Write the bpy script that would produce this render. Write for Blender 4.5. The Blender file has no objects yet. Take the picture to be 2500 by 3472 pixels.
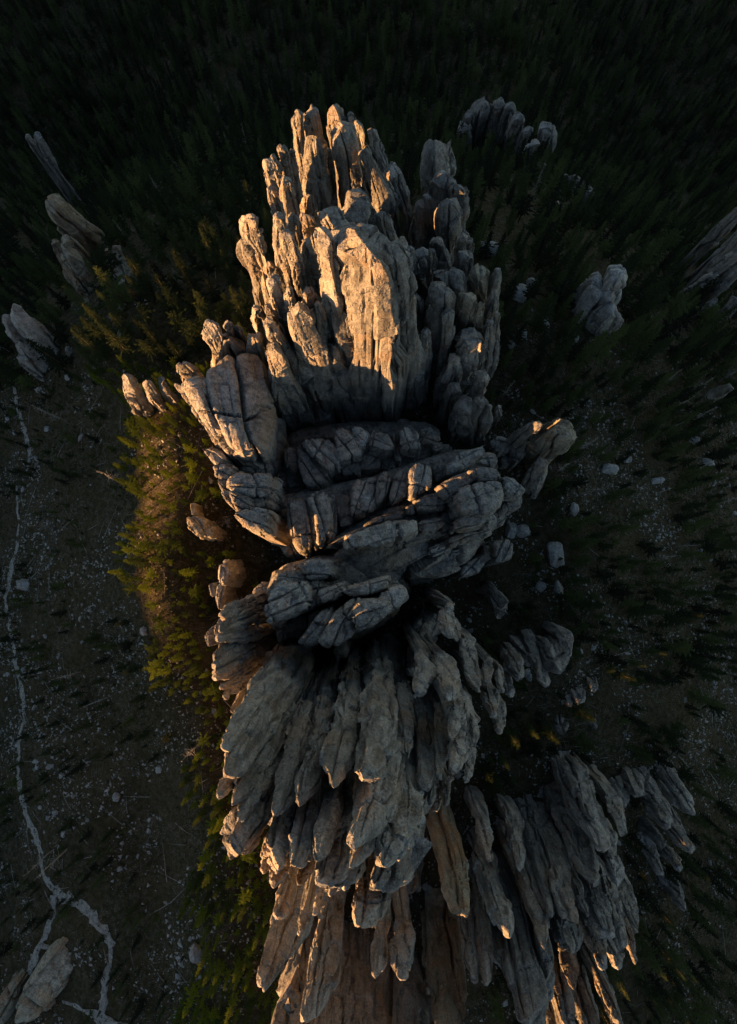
import bpy, math, random
import numpy as np
from mathutils import Vector

R = math.radians
scene = bpy.context.scene
COL = scene.collection

# ------------------------------------------------------------------ camera
CAM_H = 200.0
cam = bpy.data.cameras.new('camera')
cam.sensor_fit = 'VERTICAL'; cam.sensor_height = 36.0; cam.lens = 36.0 * 2100.0 / 3472.0
cam.clip_start = 0.5; cam.clip_end = 3000.0
camo = bpy.data.objects.new('camera', cam); COL.objects.link(camo)
camo.location = (0, 0, CAM_H); camo.rotation_euler = (0.115672, 0, 0)
scene.camera = camo

# ------------------------------------------------------------------ sky, sun, exposure
SUN_EL, SUN_AZ = R(9.5), R(209.0)      # direction TO the sun: low, from the left and a little from below the frame
sun_dir = Vector((math.cos(SUN_EL) * math.cos(SUN_AZ), math.cos(SUN_EL) * math.sin(SUN_AZ), math.sin(SUN_EL)))
w = bpy.data.worlds.new('World'); scene.world = w; w.use_nodes = True
nt = w.node_tree; bg = nt.nodes['Background']
sky = nt.nodes.new('ShaderNodeTexSky'); sky.sky_type = 'NISHITA'; sky.sun_disc = False
sky.sun_elevation = SUN_EL; sky.sun_rotation = math.pi / 2 - SUN_AZ
sky.air_density = 1.0; sky.dust_density = 0.4; sky.ozone_density = 1.0
nt.links.new(sky.outputs[0], bg.inputs[0]); bg.inputs[1].default_value = 0.05
sl = bpy.data.lights.new('sun', 'SUN'); sl.energy = 5.0; sl.angle = R(0.5); sl.color = (1.0, 0.49, 0.175)
so = bpy.data.objects.new('sun', sl); COL.objects.link(so)
so.rotation_euler = sun_dir.to_track_quat('Z', 'Y').to_euler()
vs = scene.view_settings
vs.view_transform = 'Standard'; vs.look = 'None'; vs.gamma = 1.0; vs.exposure = 2.15; vs.use_curve_mapping = False
scene.cycles.use_light_tree = False; scene.cycles.adaptive_threshold = 0.02; scene.cycles.max_bounces = 3; scene.cycles.diffuse_bounces = 1; scene.cycles.transmission_bounces = 2; scene.cycles.glossy_bounces = 1

# ------------------------------------------------------------------ numeric noise
def _h(ix, iy, iz, s):
    with np.errstate(over='ignore'):
        n = (ix.astype(np.int64) * 374761393 + iy.astype(np.int64) * 668265263 + iz.astype(np.int64) * 2147483647 + np.int64(s) * 974634777)
        n = (n ^ (n >> 13)) * 1274126177
        n = (n ^ (n >> 16)) * 668265263
        n = n ^ (n >> 15)
    return (n & 0xFFFFFF).astype(np.float64) / 16777215.0
def vnoise(p, s=0):
    i = np.floor(p).astype(np.int64); f = p - i; u = f * f * (3 - 2 * f); r = 0
    for dx in (0, 1):
        for dy in (0, 1):
            for dz in (0, 1):
                wgt = (u[:, 0] if dx else 1 - u[:, 0]) * (u[:, 1] if dy else 1 - u[:, 1]) * (u[:, 2] if dz else 1 - u[:, 2])
                r = r + wgt * _h(i[:, 0] + dx, i[:, 1] + dy, i[:, 2] + dz, s)
    return r * 2 - 1
def fbm(p, o=3, s=0):
    a, r = 1.0, 0
    for k in range(o):
        r = r + a * vnoise(p, s + k * 17); p = p * 2.03 + 5.1; a *= 0.5
    return r
def cells(u, s, key=None):
    """irregular 1-D cells along u: cell number, distance to the nearest joint, offset from the cell centre (key: integers that vary the pattern)"""
    i = np.floor(u).astype(np.int64); z = np.zeros_like(i) if key is None else key
    f1 = np.full(len(u), 9e9); f2 = f1.copy(); cid = i.copy(); off = np.zeros(len(u))
    for k in (-1, 0, 1):
        c = i + k; o = u - (c + 0.5 + 0.8 * (_h(c, z, z * 0 + 3, s) - 0.5)); d = np.abs(o); near = d < f1
        f2 = np.where(near, f1, np.minimum(f2, d)); f1 = np.where(near, d, f1); cid = np.where(near, c, cid); off = np.where(near, o, off)
    return cid, 0.5 * (f2 - f1), off
def sstep(a, b, x):
    t = np.clip((x - a) / (b - a), 0, 1); return t * t * (3 - 2 * t)

# ------------------------------------------------------------------ terrain shape
def ground_z(x, y):
    x = np.atleast_1d(np.asarray(x, float)); y = np.atleast_1d(np.asarray(y, float))
    z = 72 - 34 * sstep(-48, -115, x) - 36 * sstep(38, 125, x) - 95 * sstep(48, 200, y)
    xc = -38 + 14 * sstep(0, -60, y)
    z = z + 11 * np.exp(-((x - xc) / 12) ** 2) * sstep(50, 25, y) * sstep(-110, -70, y)
    p = np.stack([x / 26, y / 26, x * 0 + 3.3], 1)
    z = z + 1.6 * fbm(p, 3, 5) + 0.5 * fbm(p * 6.1, 3, 9)
    # unseen ridge added sunward, shaped to keep the low ground in shade
    u = -(x * math.cos(SUN_AZ) + y * math.sin(SUN_AZ)) * -1
    ridge = sstep(190, 330, u) * (1 - 0.65 * sstep(360, 620, u))
    z = z * (1 - sstep(150, 330, u)) + sstep(150, 330, u) * 20 + ridge * (SHADE_RIDGE_H - 20) + ridge * 5 * fbm(np.stack([x / 60, y / 60, x * 0], 1), 3, 31)
    return z
SHADE_RIDGE_H = 132.0  # crest of the added ridge, sets how high its shadow reaches
def gz(x, y):
    return lookup(HEIGHT, x, y)
G0 = np.meshgrid(np.arange(-200, 203, 2.0), np.arange(-130, 291, 2.0))
def lookup(g, x, y):
    fx, fy = min(max((x + 200) / 2, 0), 200.9), min(max((y + 130) / 2, 0), 209.9); i, j = int(fx), int(fy); fx -= i; fy -= j
    return float((g[j, i] * (1 - fx) + g[j, i + 1] * fx) * (1 - fy) + (g[j + 1, i] * (1 - fx) + g[j + 1, i + 1] * fx) * fy)
HEIGHT = ground_z(G0[0].ravel(), G0[1].ravel()).reshape(G0[0].shape)

# ------------------------------------------------------------------ helpers
def mesh_np(name, V, Fq):
    """V (n,3); Fq list of index arrays: quads (m,4) and/or tris (k,3)"""
    me = bpy.data.meshes.new(name)
    V = np.ascontiguousarray(V, np.float32); me.vertices.add(len(V)); me.vertices.foreach_set('co', V.ravel())
    loops = np.concatenate([f.ravel() for f in Fq]).astype(np.int32)
    tot = np.concatenate([np.full(len(f), f.shape[1]) for f in Fq]).astype(np.int32)
    st = np.concatenate([[0], np.cumsum(tot)[:-1]]).astype(np.int32)
    me.loops.add(len(loops)); me.loops.foreach_set('vertex_index', loops)
    me.polygons.add(len(tot)); me.polygons.foreach_set('loop_start', st); me.polygons.foreach_set('loop_total', tot)
    me.update(calc_edges=True); me.validate()
    return me
def smooth_me(me): me.polygons.foreach_set('use_smooth', np.ones(len(me.polygons), bool))
def link(name, me, parent=None, loc=None):
    o = bpy.data.objects.new(name, me); COL.objects.link(o)
    if parent is not None: o.parent = parent
    if loc is not None: o.location = loc
    return o
def tag(o, label=None, cat=None, group=None, kind=None):
    if label: o['label'] = label
    if cat: o['category'] = cat
    if group: o['group'] = group
    if kind: o['kind'] = kind
    return o

# ------------------------------------------------------------------ materials
class NT:
    def __init__(self, name):
        self.m = bpy.data.materials.new(name); self.m.use_nodes = True
        self.t = self.m.node_tree; self.b = self.t.nodes['Principled BSDF']
        self.b.inputs['Specular IOR Level'].default_value = 0.25
    def n(self, typ, **kw):
        nd = self.t.nodes.new(typ)
        for k, v in kw.items():
            if k.startswith('i_'): nd.inputs[k[2:].replace('_', ' ')].default_value = v
            else: setattr(nd, k, v)
        return nd
    def l(self, a, b): self.t.links.new(a, b)
    def noise(self, vec, scale, detail=4, rough=0.55):
        nd = self.n('ShaderNodeTexNoise'); nd.inputs['Scale'].default_value = scale; nd.inputs['Detail'].default_value = detail
        nd.inputs['Roughness'].default_value = rough; self.l(vec, nd.inputs['Vector']); return nd.outputs['Fac']
    def scale(self, vec, s):
        nd = self.n('ShaderNodeVectorMath', operation='MULTIPLY'); self.l(vec, nd.inputs[0]); nd.inputs[1].default_value = s; return nd.outputs[0]
    def ramp(self, fac, stops):
        nd = self.n('ShaderNodeValToRGB'); cr = nd.color_ramp
        while len(cr.elements) < len(stops): cr.elements.new(0.5)
        for e, (p, c) in zip(cr.elements, stops):
            e.position = p; e.color = (c, c, c, 1) if isinstance(c, (int, float)) else (*c, 1)
        self.l(fac, nd.inputs[0]); return nd.outputs[0]
    def mix(self, fac, a, b, blend='MIX'):
        nd = self.n('ShaderNodeMix', data_type='RGBA', blend_type=blend)
        for k, v in ((0, fac), (6, a), (7, b)):
            if hasattr(v, 'is_output'): self.l(v, nd.inputs[k])
            elif k == 0: nd.inputs[0].default_value = v
            else: nd.inputs[k].default_value = (*v, 1)
        return nd.outputs[2]
    def math(self, op, a, b=None):
        nd = self.n('ShaderNodeMath', operation=op)
        for k, v in ((0, a), (1, b)):
            if v is None: continue
            if hasattr(v, 'is_output'): self.l(v, nd.inputs[k])
            else: nd.inputs[k].default_value = v
        return nd.outputs[0]
    def bump(self, h, dist, strength=1.0, prev=None):
        nd = self.n('ShaderNodeBump'); nd.inputs['Distance'].default_value = dist; nd.inputs['Strength'].default_value = strength
        self.l(h, nd.inputs['Height'])
        if prev is not None: self.l(prev, nd.inputs['Normal'])
        return nd.outputs[0]

def rock_material(name, base, light, dark, rust_amt, rust=(0.33, 0.20, 0.10)):
    k = NT(name); pos = k.n('ShaderNodeNewGeometry').outputs['Position']
    mid = k.noise(pos, 0.55, 4, 0.65); fine = k.noise(pos, 4.0, 3, 0.7)
    streak = k.noise(k.scale(pos, (0.9, 0.9, 0.10)), 1.0, 3, 0.6)
    c = k.mix(k.ramp(mid, [(0.32, 0.0), (0.68, 1.0)]), base, light)
    c = k.mix(k.math('MULTIPLY', k.ramp(streak, [(0.46, 0.0), (0.64, 1.0)]), 0.8), c, dark)
    rm = k.math('MULTIPLY', k.ramp(k.noise(pos, 0.16, 2, 0.6), [(0.50, 0.0), (0.66, 1.0)]), rust_amt)
    c = k.mix(rm, c, rust)
    lich = k.math('MULTIPLY', k.ramp(k.noise(pos, 1.7, 4, 0.75), [(0.56, 0.0), (0.64, 1.0)]), 0.45)
    c = k.mix(lich, c, light)
    rnd = k.n('ShaderNodeObjectInfo').outputs['Random']
    c = k.mix(1.0, c, k.ramp(rnd, [(0.0, (0.70, 0.70, 0.70)), (0.5, (0.98, 0.95, 0.90)), (1.0, (1.18, 1.17, 1.15))]), 'MULTIPLY')
    c = k.mix(0.55, c, k.ramp(fine, [(0.32, 0.25), (0.68, 1.5)]), 'MULTIPLY')
    k.l(c, k.b.inputs['Base Color']); k.b.inputs['Roughness'].default_value = 0.88
    # relief: weathered grain plus thin joints
    wv = k.n('ShaderNodeTexNoise'); wv.inputs['Scale'].default_value = 0.7; wv.inputs['Detail'].default_value = 3; k.l(pos, wv.inputs['Vector'])
    wp = k.n('ShaderNodeVectorMath', operation='MULTIPLY_ADD'); k.l(wv.outputs['Color'], wp.inputs[0]); wp.inputs[1].default_value = (1.3, 1.3, 1.3); k.l(pos, wp.inputs[2])
    vo = k.n('ShaderNodeTexVoronoi', feature='DISTANCE_TO_EDGE'); vo.inputs['Scale'].default_value = 0.62
    k.l(k.scale(wp.outputs[0], (1.0, 1.0, 0.42)), vo.inputs['Vector'])
    cr = k.math('MAXIMUM', k.ramp(vo.outputs['Distance'], [(0.0, 0.0), (0.04, 1.0)]), k.ramp(k.noise(pos, 0.35, 2), [(0.46, 0.0), (0.52, 1.0)]))
    hgt = k.math('ADD', k.math('ADD', k.math('MULTIPLY', cr, 0.16), k.math('MULTIPLY', mid, 0.55)), k.math('ADD', k.math('ADD', k.math('MULTIPLY', fine, 0.20), k.math('MULTIPLY', k.noise(pos, 1.5, 3, 0.6), 0.30)), k.math('MULTIPLY', streak, 0.30)))
    b = k.bump(hgt, 1.0, 0.9)
    k.l(b, k.b.inputs['Normal'])
    return k.m
MAT = {
 'granite': rock_material('granite_grey', (0.185, 0.18, 0.17), (0.30, 0.292, 0.278), (0.075, 0.074, 0.072), 0.25),
 'tan': rock_material('granite_tan', (0.22, 0.20, 0.155), (0.33, 0.305, 0.245), (0.11, 0.098, 0.078), 0.5),
 'pale': rock_material('granite_pale', (0.26, 0.258, 0.25), (0.38, 0.376, 0.36), (0.14, 0.137, 0.13), 0.15),
}
def simple(name, c1, c2, scale, rough=0.9, bump=0.0, rand=0.3, vec=(1, 1, 1)):
    k = NT(name); pos = k.n('ShaderNodeNewGeometry').outputs['Position']
    f = k.noise(k.scale(pos, vec), scale, 4, 0.6)
    c = k.mix(k.ramp(f, [(0.3, 0.0), (0.7, 1.0)]), c1, c2)
    rnd = k.n('ShaderNodeObjectInfo').outputs['Random']
    c = k.mix(1.0, c, k.ramp(rnd, [(0.0, 1 - rand), (1.0, 1 + rand)]), 'MULTIPLY')
    k.l(c, k.b.inputs['Base Color']); k.b.inputs['Roughness'].default_value = rough
    if bump: k.l(k.bump(f, bump), k.b.inputs['Normal'])
    return k.m
MAT['boulder'] = simple('boulder_stone', (0.12, 0.117, 0.11), (0.29, 0.283, 0.265), 2.0, 0.9, 0.15, 0.25)
MAT['stone'] = simple('rubble_stone', (0.18, 0.177, 0.168), (0.46, 0.45, 0.425), 0.9, 0.9, 0.0, 0.2)
MAT['bark'] = simple('bark', (0.06, 0.045, 0.033), (0.10, 0.08, 0.06), 4.0, 0.95, 0.03)
MAT['deadwood'] = simple('dead_wood', (0.12, 0.11, 0.095), (0.26, 0.245, 0.215), 3.0, 0.9, 0.02)
MAT['shrub'] = simple('shrub_leaves', (0.018, 0.022, 0.005), (0.070, 0.056, 0.018), 0.35, 0.9)
def foliage(name, stops):
    k = NT(name); pos = k.n('ShaderNodeNewGeometry').outputs['Position']
    rnd = k.n('ShaderNodeObjectInfo').outputs['Random']
    c = k.ramp(rnd, stops)
    c = k.mix(0.8, c, k.ramp(k.noise(pos, 2.2, 3, 0.7), [(0.3, 0.55), (0.7, 1.45)]), 'MULTIPLY')
    k.l(c, k.b.inputs['Base Color']); k.b.inputs['Roughness'].default_value = 0.8
    tr = k.n('ShaderNodeBsdfTranslucent'); k.l(c, tr.inputs['Color'])
    mx = k.n('ShaderNodeMixShader'); mx.inputs[0].default_value = 0.6
    k.l(k.b.outputs[0], mx.inputs[1]); k.l(tr.outputs[0], mx.inputs[2])
    k.l(mx.outputs[0], k.t.nodes['Material Output'].inputs['Surface'])
    return k.m
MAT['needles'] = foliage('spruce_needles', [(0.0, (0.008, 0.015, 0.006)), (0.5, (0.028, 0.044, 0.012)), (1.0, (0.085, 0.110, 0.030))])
MAT['sunlit_needles'] = foliage('sunlit_tint_needles', [(0.0, (0.030, 0.052, 0.006)), (0.5, (0.085, 0.12, 0.007)), (1.0, (0.17, 0.21, 0.008))])  # needles of the left belt, with sunlight put into the colour
def ground_mat():
    k = NT('forest_floor'); pos = k.n('ShaderNodeNewGeometry').outputs['Position']
    a = k.noise(pos, 0.07, 4, 0.6); b_ = k.noise(pos, 0.9, 6, 0.7); f = k.noise(pos, 4.5, 4, 0.7)
    c = k.mix(k.ramp(a, [(0.40, 0.0), (0.60, 1.0)]), (0.018, 0.018, 0.005), (0.036, 0.027, 0.009))
    c = k.mix(k.ramp(b_, [(0.42, 0.0), (0.60, 1.0)]), c, (0.060, 0.048, 0.026))
    sp = k.math('MULTIPLY', k.ramp(f, [(0.57, 0.0), (0.63, 1.0)]), k.ramp(b_, [(0.42, 0.0), (0.54, 1.0)]))
    sp = k.math('MULTIPLY', sp, k.ramp(k.noise(pos, 0.16, 3, 0.6), [(0.46, 0.0), (0.58, 1.0)]))
    c = k.mix(sp, c, (0.22, 0.21, 0.19))
    k.l(c, k.b.inputs['Base Color']); k.b.inputs['Roughness'].default_value = 0.95
    k.l(k.bump(f, 0.25, 0.9, k.bump(b_, 0.8, 0.8)), k.b.inputs['Normal'])
    return k.m
MAT['ground'] = ground_mat()
def path_mat():
    k = NT('trail_gravel'); pos = k.n('ShaderNodeNewGeometry').outputs['Position']
    f = k.noise(pos, 1.6, 6, 0.7)
    c = k.mix(k.ramp(f, [(0.35, 0.0), (0.62, 1.0)]), (0.10, 0.095, 0.083), (0.27, 0.26, 0.235))
    k.l(c, k.b.inputs['Base Color']); k.b.inputs['Roughness'].default_value = 0.95
    k.l(k.bump(f, 0.12), k.b.inputs['Normal'])
    return k.m
MAT['path'] = path_mat()

# ------------------------------------------------------------------ measured rocks (metres)
# thing: name, label, category, material, base, pieces
#   spire piece: 's', part name, [x, y, z, half width] from tip to foot, sideways axis, depth ratio, nodes in view
#   block piece: 'b', part name, outline of the top, height of the top, height of the foot, rounding
ROCKS = [
["rock_spire","two-headed gold-lit spire at the upper left end of the tall cluster","rock spire","granite",[-11.03,77.85,62.45],[["s","spire",[[-11.6,76.75,107.0,0.66],[-11.97,76.7,104.92,0.89],[-12.12,76.67,101.17,0.87],[-12.23,76.66,96.28,0.97],[-12.44,76.62,90.94,0.98],[-12.64,76.59,59.16,1.16]],[-0.995,-0.089,0.053],0.85,5],["s","spire",[[-9.82,79.05,105.0,1.02],[-9.65,79.08,102.35,1.46],[-9.69,79.07,98.08,1.56],[-9.44,79.1,92.97,1.51],[-9.49,79.1,86.44,1.44],[-9.43,79.1,57.7,1.68]],[-0.989,-0.144,-0.018],0.85,5]]],
["rock_spire","broad grey spire with an orange sunlit patch under its pale pointed tip","rock spire","granite",[-9.31,63.92,69.09],[["s","spire",[[-8.77,69.43,111.0,0.7],[-8.87,69.42,107.6,1.24],[-8.58,69.45,104.04,2.03],[-8.81,69.43,98.56,2.85],[-9.25,69.37,91.5,3.11],[-9.34,69.36,62.9,3.63]],[-0.996,-0.088,0.025],0.85,5],["s","flake",[[-9.21,58.49,113.0,0.61],[-9.15,58.5,109.76,1.14],[-9.25,58.49,105.89,1.32],[-9.27,58.48,66.71,1.59]],[-0.989,-0.146,0.006],0.85,3]]],
["rock_tower","tallest round-headed grey tower in the upper cluster, one head before another","rock tower","granite",[-4.3,74.23,64.49],[["s","spire",[[-5.28,78.31,106.0,1.41],[-5.18,78.32,103.66,1.86],[-4.99,78.33,100.61,1.84],[-4.66,78.35,94.85,1.79],[-4.42,78.37,58.15,2.14]],[-0.989,-0.133,-0.055],0.85,4],["s","spire",[[-4.22,70.97,111.0,1.46],[-3.94,70.99,108.5,1.85],[-3.62,71.0,102.72,2.09],[-2.84,71.04,95.28,2.43],[-2.25,71.06,87.81,2.67],[-1.98,71.07,62.1,3.08]],[-0.983,-0.166,-0.084],0.85,5],["s","flake",[[-6.78,73.23,103.0,0.28],[-6.71,73.24,99.66,0.48],[-6.6,73.25,95.74,0.53],[-6.5,73.25,61.01,0.63]],[-0.992,-0.125,-0.025],0.85,3]]],
["rock_spire","row of leaning grey spires stepping down right of the tallest round-headed tower","rock spire","granite",[3.41,75.03,64.05],[["s","spire",[[-3.14,78.93,104.0,0.58],[-2.32,78.96,99.82,0.86],[-1.67,78.98,95.73,0.92],[-0.81,78.99,91.78,0.92],[-0.05,79.01,57.76,1.09]],[-0.948,-0.26,-0.182],0.85,4],["s","spire",[[-1.98,78.34,103.0,0.48],[-1.19,78.35,99.0,0.86],[-0.14,78.36,93.52,0.93],[0.67,78.37,58.14,1.11]],[-0.95,-0.253,-0.185],0.85,3],["s","spire",[[0.43,76.99,103.0,0.69],[1.16,76.98,98.77,1.08],[2.1,76.96,94.56,1.22],[2.73,76.94,90.48,1.16],[3.42,76.93,58.98,1.36]],[-0.961,-0.215,-0.176],0.85,4],["s","spire",[[-1.33,68.59,109.0,0.77],[0.09,68.6,104.82,1.18],[1.5,68.58,100.67,1.57],[2.72,68.55,96.19,2.01],[3.54,68.51,90.29,2.18],[4.36,68.5,63.28,2.52]],[-0.916,-0.323,-0.237],0.85,5],["s","spire",[[4.09,72.73,99.0,1.07],[5.1,72.67,95.66,1.4],[6.58,72.55,90.13,1.31],[7.82,72.43,86.18,0.96],[8.65,72.36,61.43,1.1]],[-0.915,-0.309,-0.259],0.85,4]]],
["rock_dome","smooth dark grey dome standing just behind the largest sunlit tower","rock dome","granite",[-0.84,54.06,71.56],[["s","spire",[[-2.88,53.97,119.0,1.82],[-2.42,54.0,117.48,2.43],[-2.04,54.01,113.51,2.6],[-1.55,54.03,109.61,2.58],[-0.84,54.06,67.56,3.15]],[-0.957,-0.255,-0.137],0.85,4]]],
["rock_ledge","low broken ledge of grey blocks between the dark dome and the largest tower","rock ledge","granite",[0.78,47.98,72.0],[["s","block",[[-5.6,49.59,122.0,1.04],[-5.04,49.65,120.49,1.72],[-4.27,49.72,118.03,2.17],[-2.35,49.91,67.96,2.72]],[-0.794,-0.537,-0.285],0.85,3],["s","block",[[-2.61,47.49,123.0,0.65],[-2.07,47.51,121.67,0.87],[-1.7,47.53,120.09,0.89],[0.16,47.61,68.0,1.12]],[-0.836,-0.478,-0.268],0.85,3],["s","block",[[-0.14,46.48,123.0,0.81],[0.73,46.47,122.17,1.03],[1.41,46.46,120.3,1.0],[4.53,46.42,68.0,1.26]],[-0.676,-0.63,-0.383],0.85,3]]],
["rock_slab","dark pointed slab on the right side of the smooth grey dome","rock slab","granite",[4.85,53.5,71.64],[["s","spire",[[2.08,53.66,116.0,0.71],[2.71,53.63,112.87,1.34],[3.53,53.58,108.55,1.46],[4.04,53.54,105.27,1.32],[4.85,53.5,67.63,1.58]],[-0.958,-0.231,-0.172],0.85,4]]],
["rock_spire","gold-edged spire in two tiers at the left end of the upper cluster","rock spire","granite",[-13.72,59.62,70.42],[["s","spire",[[-14.42,60.35,118.0,0.56],[-14.29,60.38,115.87,0.93],[-14.2,60.4,112.89,0.96],[-13.95,60.46,66.21,1.18]],[-0.956,-0.29,-0.046],0.85,3],["s","spire",[[-13.72,54.75,120.0,0.47],[-13.59,54.78,117.78,0.72],[-13.59,54.78,113.51,0.77],[-13.48,54.81,67.45,0.96]],[-0.963,-0.27,-0.021],0.85,3],["s","spire",[[-14.32,63.44,115.0,0.31],[-14.06,63.5,113.0,0.76],[-13.99,63.51,108.81,0.8],[-13.72,63.57,65.23,0.98]],[-0.957,-0.285,-0.053],0.85,3]]],
["rock_spire","slim gold-lit needle with a dark crack at the left of the upper cluster","rock spire","granite",[-12.33,65.11,68.66],[["s","spire",[[-12.77,64.64,115.0,0.75],[-12.86,64.62,112.56,0.79],[-12.73,64.65,109.54,0.61],[-12.7,64.65,106.36,0.53],[-12.66,64.66,64.83,0.64]],[-0.979,-0.205,-0.009],0.85,4],["s","spire",[[-11.63,65.63,113.0,0.49],[-11.73,65.61,110.11,0.64],[-11.85,65.59,105.83,0.8],[-12.0,65.56,64.48,0.97]],[-0.99,-0.135,0.031],0.85,3]]],
["rock_spire","plain grey spire with a dark blunt head below the gold-lit needle","rock spire","granite",[-11.64,54.5,71.49],[["s","spire",[[-11.36,54.56,122.0,0.53],[-11.24,54.59,119.53,0.97],[-11.25,54.58,115.81,1.13],[-11.54,54.52,111.84,1.11],[-11.64,54.5,67.49,1.36]],[-0.985,-0.174,0.019],0.85,4]]],
["rock_spire","pale-headed spire sunlit down its whole left edge beside the largest tower","rock spire","granite",[-11.88,45.73,72.01],[["s","spire",[[-11.48,46.87,126.0,0.6],[-11.96,46.75,123.3,0.6],[-12.62,46.58,119.69,0.58],[-13.06,46.46,114.71,0.54],[-13.84,46.25,68.01,0.67]],[-0.99,-0.028,0.139],0.85,4],["s","spire",[[-10.21,43.29,128.0,0.72],[-10.35,43.26,124.26,1.33],[-10.59,43.2,120.27,1.46],[-10.95,43.11,115.9,1.37],[-11.3,43.02,68.01,1.7]],[-0.99,-0.127,0.063],0.85,4],["s","spire",[[-10.03,48.02,124.0,0.66],[-10.1,48.01,121.24,0.9],[-10.27,47.97,117.71,0.8],[-10.51,47.92,68.0,1.0]],[-0.989,-0.143,0.04],0.85,3]]],
["rock_spire","ragged bright orange spire standing apart at the left, holes in its head","rock spire","granite",[-18.43,51.8,71.83],[["s","spire",[[-16.68,52.04,118.0,0.71],[-17.0,51.93,115.63,1.32],[-16.92,51.96,112.2,1.59],[-17.13,51.89,108.2,1.58],[-17.35,51.82,67.82,1.92]],[-0.971,-0.235,0.048],0.85,4],["s","spire",[[-18.5,52.14,111.0,0.87],[-18.8,52.04,107.46,1.41],[-18.82,52.03,102.39,1.49],[-19.31,51.85,96.51,1.43],[-19.51,51.78,67.82,1.66]],[-0.969,-0.239,0.059],0.85,4]]],
["rock_column","pair of shaded grey columns pressed against the left side of the largest tower","rock column","granite",[-9.1,49.02,71.99],[["s","column",[[-8.99,52.18,118.0,0.9],[-9.03,52.17,115.23,1.33],[-9.2,52.15,110.55,1.24],[-9.35,52.12,67.79,1.52]],[-0.992,-0.125,0.029],0.85,3],["s","column",[[-8.39,46.0,121.0,0.64],[-8.44,46.0,118.2,1.04],[-8.63,45.96,113.3,1.22],[-8.73,45.94,107.23,1.33],[-8.85,45.92,68.0,1.61]],[-0.99,-0.138,0.026],0.85,4]]],
["rock_tower","largest tower, its broad blocky head glowing orange above a shaded fluted body","rock tower","granite",[1.42,37.8,72.0],[["s","pillar",[[-4.98,38.12,137.0,0.97],[-5.02,38.12,134.22,1.36],[-4.82,38.14,131.07,1.72],[-4.61,38.17,126.72,1.79],[-4.48,38.18,120.81,1.66],[-4.28,38.21,68.0,2.09]],[-0.983,-0.18,-0.031],0.85,5,-0.6],["s","pillar",[[-2.76,40.15,134.0,2.14],[-2.86,40.15,131.49,2.8],[-2.9,40.14,127.45,2.95],[-2.78,40.15,120.95,2.93],[-2.8,40.15,68.0,3.7]],[-0.998,-0.069,0.002],0.85,4,-0.6],["s","pillar",[[0.19,35.73,139.5,2.25],[0.33,35.73,137.27,3.2],[0.47,35.73,133.87,3.87],[0.66,35.73,129.21,4.23],[0.95,35.72,122.84,4.12],[1.28,35.71,115.93,3.83],[1.55,35.7,68.0,4.76]],[-0.996,-0.073,-0.046],0.7,6,-0.32],["s","pillar",[[2.5,36.13,138.0,0.86],[3.1,36.08,135.17,1.3],[3.62,36.04,130.81,1.59],[3.86,36.01,125.81,1.7],[3.93,36.0,119.46,1.84],[4.41,35.96,68.0,2.31]],[-0.996,-0.047,-0.077],0.85,5,-0.45],["s","body",[[-3.47,40.85,115.83,1.7],[-2.61,40.92,109.75,3.94],[-1.04,40.99,102.05,6.22],[0.85,40.99,88.64,7.4],[2.15,40.42,70.5,7.7],[2.18,40.42,68.0,8.16]],[-0.948,-0.298,-0.115],0.85,5],["s","flake",[[-4.27,37.26,120.08,0.81],[-3.35,37.35,115.24,2.13],[-1.95,37.45,107.72,2.84],[-0.3,37.5,98.13,3.05],[0.34,37.54,68.0,3.57]],[-0.878,-0.449,-0.164],0.85,4],["s","flake",[[0.89,37.49,116.73,1.68],[1.88,37.45,111.83,2.57],[1.88,37.45,104.75,2.7],[1.72,37.46,96.48,2.58],[1.86,37.46,68.0,3.0]],[-0.998,-0.054,-0.041],0.85,4],["s","flake",[[5.36,38.12,121.45,0.79],[5.67,38.08,116.01,1.18],[6.0,38.03,109.12,1.44],[6.64,37.92,100.37,1.57],[6.87,37.89,68.0,1.85]],[-0.998,0.013,-0.06],0.85,4],["s","flake",[[2.78,36.9,113.14,1.31],[2.85,36.89,106.18,2.03],[2.67,36.9,96.22,2.41],[2.64,36.91,68.0,2.8]],[-0.996,0.093,0.007],0.85,3]]],
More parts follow.
